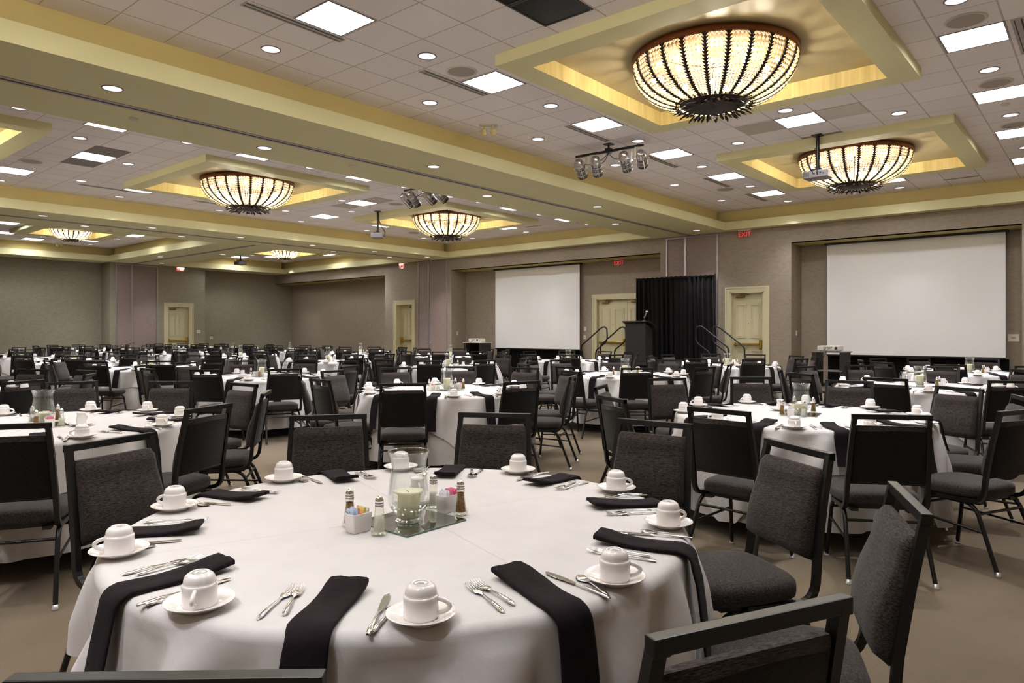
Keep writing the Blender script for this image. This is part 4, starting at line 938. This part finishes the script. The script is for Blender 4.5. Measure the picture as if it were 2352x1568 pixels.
def build_av():
    # projection screens with black skirts below
    for x0, x1, lab, lab2 in [(-5.50, -1.79, 'large white projection screen in the right niche', 'black skirt hanging below the right projection screen'), (-16.72, -13.08, 'white projection screen in the middle niche left of the drape', 'black skirt hanging below the middle projection screen')]:
        cx = (x0 + x1) / 2; hw = (x1 - x0) / 2; y = 18.7
        t = thing('projection_screen', lab, 'projection screen', (cx, y, 0), 0)
        m = MB(); m.box(-hw, hw, -.003, .003, .84, 3.62); link('screen_sheet', m.mesh('screen_sheet', 'screen_white'), t)
        m = MB(); m.box(-hw, hw, -.014, .014, .80, .84, bevel=.005); link('bottom_bar', m.mesh('bottom_bar', 'black_metal'), t)
        m = MB(); m.box(-hw - .05, hw + .05, -.06, .08, 3.58, 3.63); link('screen_case', m.mesh('screen_case', 'slot_black'), t)
        m = MB(); n = 160; a = []; 
        for i in range(n + 1): x = -hw - .0 + (2 * hw + .06) * i / n; yy = .02 * sin(i * .9) + .008 * sin(i * 2.3); a.append((x, yy))
        m.loft([[(x, yy - .004, z) for x, yy in a] + [(x, yy + .004, z) for x, yy in reversed(a)] for z in (.0, .4, .80)], cap=True)
        tag(link('screen_skirt', m.mesh('screen_skirt', 'skirt_black'), None, (cx, y + .09, 0)), lab2, 'drape')
    # stage with lectern, rails, pipe and drape
    t = thing('stage_platform', 'low black stage platform in front of the screen wall', 'stage', (-9.15, 16.75, 0))
    m = MB(); m.box(-1.22, 1.22, -.75, .72, .54, .60, bevel=.006); link('deck', m.mesh('deck', 'black_laminate'), t)
    m = MB(); n = 120; a = [(-1.2 + 2.4 * i / n, -.74 + .012 * sin(i * 1.3)) for i in range(n + 1)]
    m.loft([[(x, y - .003, z) for x, y in a] + [(x, y + .003, z) for x, y in reversed(a)] for z in (.0, .54)], cap=True); link('skirt', m.mesh('stage_skirt', 'skirt_black'), t)
    for sx in (-1, 1):
        for sy in (-.7, .68): m = MB(); m.tube([(sx * 1.15, sy, 0), (sx * 1.15, sy, .55)], .025, 8); link('leg', m.mesh('leg', 'black_metal'), t)
    for sd, nm in ((-1, 'left'), (1, 'right')):
        s = thing('stage_steps', 'black steps with twin handrails at %s end of the stage' % nm, 'steps', (-9.15 + sd * 1.24, 16.7, 0), 0 if sd > 0 else pi)
        for q in range(3): 
            z = .45 - .15 * q; m = MB(); m.box(q * .28, q * .28 + .3, -.5, .5, z - .04, z); m.box(q * .28 + .02, q * .28 + .28, -.46, -.44, 0, z - .04); m.box(q * .28 + .02, q * .28 + .28, .44, .46, 0, z - .04); link('tread', m.mesh('tread', 'black_laminate'), s)
        for sy in (-.48, .48):
            P = [(.90, 0), (.90, .90)] + [tuple(v)[:2] for v in arc((.90, .93, 0), (.90, 1.02, 0), (.83, 1.07, 0), 4)] + [(.30, 1.47)] + [tuple(v)[:2] for v in arc((.24, 1.51, 0), (.13, 1.58, 0), (.06, 1.48, 0), 5)] + [(.05, 1.30)] + [tuple(v)[:2] for v in arc((.05, 1.24, 0), (.06, 1.15, 0), (.15, 1.08, 0), 4)] + [(.33, .95)] + [tuple(v)[:2] for v in arc((.36, .93, 0), (.42, .88, 0), (.42, .80, 0), 4)] + [(.42, .30)]
            m = MB(); m.tube([(x, sy, z) for x, z in P], .021, 8, up=(0, 1, 0)); link('handrail', m.mesh('handrail', 'black_metal'), s)
    t = thing('lectern', 'black lectern with microphone standing on the stage', 'lectern', (-9.50, 16.3, .6))
    m = MB(); m.loft([[(-.30, -.2, .0), (.30, -.2, .0), (.26, .24, .0), (-.26, .24, .0)], [(-.30, -.2, 1.03), (.30, -.2, 1.03), (.26, .24, .86), (-.26, .24, .86)]], smooth=False); link('body', m.mesh('lectern_body', 'black_laminate'), t)
    m = MB(); m.loft([[(-.36, -.26, 1.06), (.36, -.26, 1.06), (.36, -.02, 1.06), (.34, .30, .90), (-.34, .30, .90), (-.36, -.02, 1.06)], [(-.36, -.26, 1.09), (.36, -.26, 1.09), (.36, -.02, 1.09), (.34, .30, .93), (-.34, .30, .93), (-.36, -.02, 1.09)]], smooth=False); link('top', m.mesh('lectern_top', 'black_wood'), t)
    m = MB(); m.box(-.34, .34, -.22, .26, 0, .08); link('plinth', m.mesh('plinth', 'black_wood'), t)
    t = thing('microphone', 'silver microphone on a short bent stand on the lectern', 'microphone', (-9.28, 16.18, 1.69))
    m = MB(); m.tube([(0, 0, 0), (.02, 0, .08), (.05, 0, .12)], .008, 8); m.lathe([(.0001, 0), (.05, 0), (.05, .01), (.0001, .012)], 14); link('stand', m.mesh('stand', 'chrome'), t)
    M = Matrix.Translation((-.01, 0, .07)) @ Matrix.Rotation(radians(30), 4, 'Y')
    m = MB(); m.lathe([(.0001, 0), (.014, 0), (.02, .15), (.022, .16)], 12, M); link('handle', m.mesh('mic_handle', 'mic_grey'), t)
    m = MB(); m.ball((0, 0, .185), .032, 12, 8, M=M); link('grille', m.mesh('mic_grille', 'chrome'), t)
    t = thing('pipe_drape', 'black pipe and drape backdrop behind the lectern', 'drape', (-9.15, 17.6, 0))
    m = MB(); n = 150; rings = []
    for zi in range(9):
        z = 2.86 * zi / 8; fl = 1 + .05 * (1 - zi / 8) ** 2; a = []
        for i in range(n + 1):
            u = i / n; th = u * 2 * pi; am = (.035 + .02 * sin(3 * th)) * (1 - .55 * (zi / 8) ** 3)
            a.append((-1.18 + 2.34 * u + (.09 * (1 - zi / 8) ** 1.5 * u), am * sin(17 * th + .7 * sin(5 * th) + .3 * sin(2 + zi * .5))))
        rings.append([(x * 1, y - .003, z + .02) for x, y in a] + [(x, y + .003, z + .02) for x, y in reversed(a)])
    m.loft(rings, cap=True); link('drape', m.mesh('drape', 'drape_black'), t)
    m = MB(); m.tube([(-1.2, 0, 2.88), (1.18, 0, 2.88)], .02, 8)
    for i in range(60): x = -1.15 + 2.3 * i / 59; m.ball((x, .0, 2.90 + .008 * sin(i * 1.7)), .024, 6, 5, .8)
    link('crossbar', m.mesh('crossbar', 'drape_black'), t)
    for sx in (-1.19, 1.17): m = MB(); m.tube([(sx, .0, 0), (sx, 0, 2.93)], .02, 8); m.box(sx - .2, sx + .2, -.2, .2, 0, .008); link('upright', m.mesh('upright', 'black_metal'), t)
    # projector carts
    for cx, cy, w, h, lab, plab in [(-4.95, 17.15, .72, .955, 'tall black equipment cart before the right screen', 'white projector on the tall cart before the right screen'), (-16.75, 17.8, .84, 1.05, 'black equipment cart with pale top left of the middle screen', 'white projector on the cart left of the middle screen')]:
        t = thing('equipment_cart', lab, 'cart', (cx, cy, 0)); hw = w / 2
        for z, nm in ((h, 'top_shelf'), (.52, 'shelf'), (.14, 'shelf')):
            m = MB(); m.box(-hw - (.03 if z == h else -.06), hw + (.03 if z == h else -.06), -.26, .26, z - .025, z, bevel=.005); link(nm, m.mesh(nm, 'cart_top' if not (z == h and cx < -10) else 'off_white'), t)
        for sx in (-1, 1):
            m = MB(); m.box(sx * (hw - .06) - .05, sx * (hw - .06) + .05, -.25, .25, .08, h - .025); link('side_panel', m.mesh('side_panel', 'black_laminate'), t)
            for sy in (-1, 1): m = MB(); m.lathe([(.0001, -.015), (.038, -.015), (.04, 0), (.038, .015), (.0001, .015)], 12, Matrix.Translation((sx * (hw - .06), sy * .2, .04)) @ Matrix.Rotation(radians(90), 4, 'Y')); m.box(sx * (hw - .06) - .02, sx * (hw - .06) + .02, sy * .2 - .02, sy * .2 + .02, .04, .085); link('caster', m.mesh('caster', 'black_metal'), t)
        if cx < -10: m = MB(); m.box(-hw + .1, hw - .1, .22, .235, .1, h - .03); link('back_panel', m.mesh('back_panel', 'skirt_black'), t)
        p = thing('table_projector', plab, 'projector', (cx - .02, cy, h + .012))
        m = MB(); m.box(-.24, .24, -.17, .17, 0, .115, bevel=.015); b = link('projector_body', m.mesh('projector_body', 'projector_white'), p)
        m = MB()
        for px, pz, pw, ph in ((-.1, .075, .02, .014), (-.06, .075, .02, .014), (-.02, .075, .03, .014), (.03, .075, .02, .014), (.07, .075, .02, .014), (-.09, .045, .015, .015), (-.06, .045, .015, .015), (-.1, .02, .05, .015), (.14, .03, .06, .06)): m.box(px, px + pw, -.173, -.168, pz, pz + ph)
        link('ports', m.mesh('ports', 'port_dark'), b)
        m = MB(); m.lathe([(.0001, .03), (.04, .028), (.048, 0)], 16, Matrix.Translation((.1, .17, .06)) @ Matrix.Rotation(radians(-90), 4, 'X')); link('lens', m.mesh('lens', 'lens_glass'), b)
        m = MB()
        for sx in (-.18, .18): m.lathe([(.0001, -.0118), (.015, -.0118), (.015, .002)], 8, Matrix.Translation((sx, -.12, 0))); m.lathe([(.0001, -.0118), (.015, -.0118), (.015, .002)], 8, Matrix.Translation((sx, .12, 0)))
        link('foot', m.mesh('foot', 'port_dark'), b)
        m = MB(); m.tube([(.04, -.17, .05), (.04, -.25, .06), (.0, -.31, -.01), (-.08, -.29, -.18), (-.16, -.27, -.34), (-.14, -.1, -.42)], .006, 6); link('cable', m.mesh('cable', 'black_metal'), p)
LINES = ['rightmost line', 'second line from right', 'third line from right', 'fourth line from right', 'fifth line from right', 'sixth line from right', 'seventh line from right', 'leftmost line']
TX = [-1.81, -5.52, -9.24, -12.96, -16.68, -20.4, -24.1, -27.5]
TYJ = [1.57, 5.35, 9.05, 12.77]
SPECIAL = {(0, 0): (-1.81, 1.59), (0, 1): (-1.83, 5.52), (0, 2): (-1.70, 9.28), (0, 3): (-1.72, 13.0), (1, 0): (-5.52, 1.56), (1, 1): (-5.52, 5.35)}
NICK = {(0, 0): 'foreground table', (0, 1): 'table right of centre', (1, 0): 'left edge table', (1, 1): 'table behind foreground centrepiece'}
HOURS = ['twelve', 'one', 'two', 'three', 'four', 'five', 'six', 'seven', 'eight', 'nine', 'ten', 'eleven', 'twelve']
# bar middle x, y and outward direction of chairs read from the photograph
CHAIRS = {
 (0, 0): [(-.955, .42, -48), (-3.23, 1.18, -162), (-3.26, 2.28, 145), (-2.63, 2.93, 121), (-1.78, 3.19, 94), (-.97, 2.88, 55), (-.44, 2.18, 23), (-.445, 1.115, -25)],
 (0, 1): [(-1.77, 3.96, -97), (-.93, 4.30, -59), (-.42, 5.05, -25), (-.97, 6.77, 62), (-1.88, 7.06, 100), (-2.79, 7.0, 128), (-3.35, 6.29, 144), (-3.30, 5.05, -160), (-2.66, 4.2, -120), (-.5, 6.1, 20)],
 (1, 0): [(-4.16, 1.02, -30), (-4.22, 2.08, 25), (-4.91, 2.86, 52), (-5.86, 3.2, 94), (-6.62, 2.91, 130), (-7.25, 2.3, 164)],
 (1, 1): [(-4.80, 4.14, -40), (-4.15, 5.0, -14), (-4.29, 6.0, 27), (-4.85, 6.72, 66), (-5.75, 7.0, 98), (-6.6, 6.7, 130), (-7.05, 5.95, 150), (-7.05, 5.0, -165), (-6.5, 4.2, -124), (-5.82, 3.98, -98)]}
DX = -.29       # top bar behind the seat centre

def tabname(i, j):
    return NICK.get((i, j)) or '%s table back, %s' % (ORD[j + 1], LINES[i])
def clock(a, tx, ty):
    rel = degrees(a) - degrees(atan2(-ty, -tx))
    h = round(6 - ((rel + 180) % 360 - 180) / 30) % 12
    return HOURS[h if h else 12]

def build_tables():
    CG = chair_meshes(); cloths, ttop, tlegs = cloth_meshes(); G = tableware()
    rnd = random.Random(3)
    nch = 0
    for i in range(8):
        for j in range(4):
            if (i >= 3 and j == 0) or (i == 7 and j < 2): continue
            tx, ty = SPECIAL.get((i, j), (TX[i], TYJ[j])); nm = tabname(i, j); d = -SY * tx + CY * ty
            vis = any(in_frame(tx + RT * cos(a), ty + RT * sin(a), z, 0) for a in [k * pi / 8 for k in range(16)] for z in (.76, .3))
            near = d < 8.2; ct = (tx, ty)
            base = -18.5 if (i, j) == (0, 0) else -17 + rnd.uniform(-3, 3)
            seats = [radians(base + 36 * k + (rnd.uniform(-2.5, 2.5) if (i, j) != (0, 0) else 0)) for k in range(10)]
            used = set()
            def hour(a, used):
                h = clock(a, tx, ty)
                if h in used:
                    q = HOURS.index(h) if h != 'twelve' else 0
                    for s in (1, -1, 2, -2):
                        c = HOURS[(q + s) % 12] if (q + s) % 12 else 'twelve'
                        if c not in used: h = c; break
                used.add(h); return h
            # chairs
            L = CHAIRS.get((i, j))
            if L is None:
                L = []
                for a in seats:
                    r = rnd.uniform(1.45, 1.58) if i < 7 else 1.42; L.append((tx + r * cos(a), ty + r * sin(a), degrees(a) + rnd.uniform(-9, 9)))
            for bx, by, na in sorted(L, key=lambda q: atan2(q[1] - ty, q[0] - tx)):
                a = radians(na); ox, oy = bx + DX * cos(a), by + DX * sin(a)
                ap = atan2(by - ty, bx - tx)
                h = hour(ap, used)
                if not (in_frame(bx, by, HC, 25) or in_frame(bx, by, .5, 0) or in_frame(ox, oy, .47, 0)): continue
                lab = 'black banquet chair at the %s o\'clock seat, %s' % (h, nm)
                place_chair(CG, ox, oy, a + pi / 2, lab, 'banquet chairs at the %s' % nm, near); nch += 1
            if not vis: continue
            rot = radians(base + 36 * (rnd.randrange(10) if (i, j) != (0, 0) else 0))
            u, o = cloths[(i + 2 * j) % 3]
            t = thing('round_table', 'round folding table under white cloth, %s' % nm, 'table', (tx, ty, 0), 0, 'round banquet tables')
            link('table_top', ttop, t)
            for q in tlegs: link('leg', q, t)
            tag(link('tablecloth', u, None, (tx, ty, 0), rot), 'long white tablecloth reaching the floor, %s' % nm, 'tablecloth', 'long white tablecloths')
            tag(link('overlay_cloth', o, None, (tx, ty, 0), rot), 'short square white top cloth, %s' % nm, 'tablecloth', 'white top cloths')
            # place settings
            useds = set()
            for k, a in enumerate(seats):
                h = hour(a, useds); where = '%s o\'clock seat, %s' % (h, nm)
                def at(r, ang, z=ZO): return (tx + r * cos(ang), ty + r * sin(ang), z)
                if in_frame(*at(.86, a), 30):
                    n = link('napkin', G['napkin'][rnd.randrange(4) if (i, j) != (0, 0) else k % 2], None, (tx, ty, ZO), a + radians(rnd.uniform(-1.5, 1.5) if (i, j) != (0, 0) else 0))
                    tag(n, 'folded dark napkin over table edge, %s' % where, 'napkin', 'dark napkins on the %s' % nm)
                ca = a + radians(14.5 + rnd.uniform(-1.5, 1.5)); p = at(.858, ca)
                if in_frame(*p, 30):
                    tag(link('saucer', G['saucer'], None, p), 'white saucer under cup, %s' % where, 'saucer', 'white saucers on the %s' % nm)
                    hd = rnd.uniform(-2.4, 2.4) + ca
                    if (i, j) == (0, 0): hd = radians((30, 60, 45, 140, 140, 140, 215, 240, -40, 35)[k])
                    c = tag(link('coffee_cup', G['cup'], None, (p[0], p[1], ZO + .0085), hd), 'upturned white coffee cup, %s' % where, 'cup', 'upturned cups on the %s' % nm)
                    link('handle', G['handle'], c)
                    if near: link('stamp', G['stamp'], c)
                if d < 10.5:
                    for key, r, da, sk, word in (('fork', .77, -9.5, -3, 'outer steel fork'), ('salad_fork', .755, -7.6, 4, 'inner steel fork'), ('knife', .815, 8.0, 3, 'steel table knife'), ('spoon', .835, 9.8, -4, 'steel teaspoon')):
                        if j == 2 and key in ('spoon',): continue
                        aa = a + radians(da + rnd.uniform(-.5, .5)); p = at(r, aa, ZO + (.0016 if key == 'salad_fork' else 0))
                        if in_frame(*p, 10): tag(link(key, G[key], None, p, a + radians(sk * 1.6 + rnd.uniform(-4, 4))), '%s, %s' % (word, where), 'knife' if key == 'knife' else 'spoon' if key == 'spoon' else 'fork', 'steel cutlery on the %s' % nm)
            # centre piece
            ca = radians(0) if (i, j) == (0, 0) else rnd.choice((0, pi / 2, pi, -pi / 2)) + rnd.uniform(-.2, .2)
            off = (.036, -.026) if (i, j) == (0, 0) else (rnd.uniform(-.03, .03), rnd.uniform(-.03, .03))
            if (i, j) == (0, 1): ca = radians(10)
            def cp(x, y, z=ZO): return (tx + off[0] + x * cos(ca) - y * sin(ca), ty + off[1] + x * sin(ca) + y * cos(ca), z)
            mt = tag(link('mirror_tile', G['mirror'], None, cp(0, 0), ca), 'square mirror tile under the hurricane glass, %s' % nm, 'mirror', 'mirror tiles'); mt.scale = (.86, .86, 1)
            link('edge', G['mirror_edge'], mt)
            tall = (i, j) in ((3, 2), (3, 3), (4, 1), (4, 2), (4, 3), (5, 3), (5, 2)); zc = ZO + .006
            sw = rnd.random()
            tag(link('hurricane_glass', G['hurricane_tall' if tall else 'hurricane'], None, cp(0, -.01, zc)), 'clear hurricane glass holding a candle, %s' % nm, 'candle holder', 'hurricane glasses')
            kc = 'candle' if (i, j) == (0, 0) else 'candle_low' if (i, j) in ((1, 0), (0, 1)) else 'candle_tall'
            c = tag(link('candle', G[kc], None, cp(0, -.01, zc + .0125), rnd.uniform(0, 6)), 'ivory pillar candle inside hurricane glass, %s' % nm, 'candle', 'pillar candles'); link('wick', G[kc + '_wick'], c)
            items = [('salt', .04, -.165, 'front'), ('pepper', -.11, -.165, 'front'), ('salt', -.075, .172, 'rear'), ('pepper', .065, .168, 'rear')]
            if d > 14: items = items[:2]
            for kind, x, y, w in items:
                s = thing(kind + '_shaker', '%s glass %s shaker of the centrepiece, %s' % (w, kind, nm), 'shaker', cp(x, y), rnd.uniform(0, 6), '%s shakers' % kind)
                link('glass_body', G['shaker'], s); link('contents', G[kind], s); link('cap', G['cap'], s)
            for x, y, w in ((-.043, -.182, 'front'), (-.006, .176, 'rear'))[:2 if d < 14 else 1]:
                tag(link('sugar_caddy', G['caddy'], None, cp(x, y), ca), 'white china packet holder, %s one, %s' % (w, nm), 'sugar caddy', 'white packet holders')
                if d < 8:
                    seq = ('blue', 'blue', 'pink', 'yellow', 'yellow', 'white', 'white') if w == 'front' else ('white', 'white', 'blue', 'pink', 'pink', 'pink')
                    if (i, j) != (0, 0): seq = seq[1:5]
                    cnt = {}
                    for q, col in enumerate(seq):
                        cnt[col] = cnt.get(col, 0) + 1
                        me = dict(G['packet'])[col]; yy = -.024 + .048 * q / (len(seq) - 1)
                        pk = link('sweetener_packet', me, None, cp(x, y + yy, ZO + .012 + .007 * rnd.random()), rot=(radians(rnd.uniform(-10, 10)), radians(rnd.uniform(-6, 6)), ca + radians(rnd.uniform(-5, 5))))
                        tag(pk, '%s %s sweetener packet in the %s holder, %s' % (ORD[cnt[col]], col, w, nm), 'packet', 'sweetener packets, %s holder' % w)
            if d < 14:
                p = cp(-.185, .195); tag(link('saucer', G['saucer'], None, p), 'white saucer under the cream jug, %s' % nm, 'saucer')
                c = tag(link('creamer', G['creamer'], None, (p[0], p[1], ZO + .009), ca + (2.6 if (i, j) == (0, 0) else rnd.uniform(0, 6))), 'small white cream jug of the centrepiece, %s' % nm, 'cream jug', 'cream jugs'); link('handle', G['creamer_handle'], c)
    print('CHAIRS', nch)

# ------------------------------------------------------------------ run
TROFFER, DL_POWER, CH_POWER = 9.8, 84.0, 60.0
make_materials()
build_shell()
build_openings()
build_ceiling_fittings()
build_chandeliers()
build_hanging()
build_av()
build_tables()
w = bpy.data.worlds.new('world'); SC.world = w; w.use_nodes = True
w.node_tree.nodes['Background'].inputs[0].default_value = (.02, .018, .015, 1)
w.node_tree.nodes['Background'].inputs[1].default_value = .2
vs = SC.view_settings
vs.view_transform = 'Standard'; vs.look = 'None'; vs.exposure = 2.0; vs.gamma = 1.0; vs.use_curve_mapping = False
SC.cycles.max_bounces = 8; SC.cycles.diffuse_bounces = 6; SC.cycles.glossy_bounces = 4; SC.cycles.transparent_max_bounces = 16
SC.cycles.sample_clamp_indirect = 4.0; SC.cycles.caustics_reflective = False; SC.cycles.caustics_refractive = False
SC.cycles.use_denoising = True
print('OBJECTS', len(bpy.data.objects))
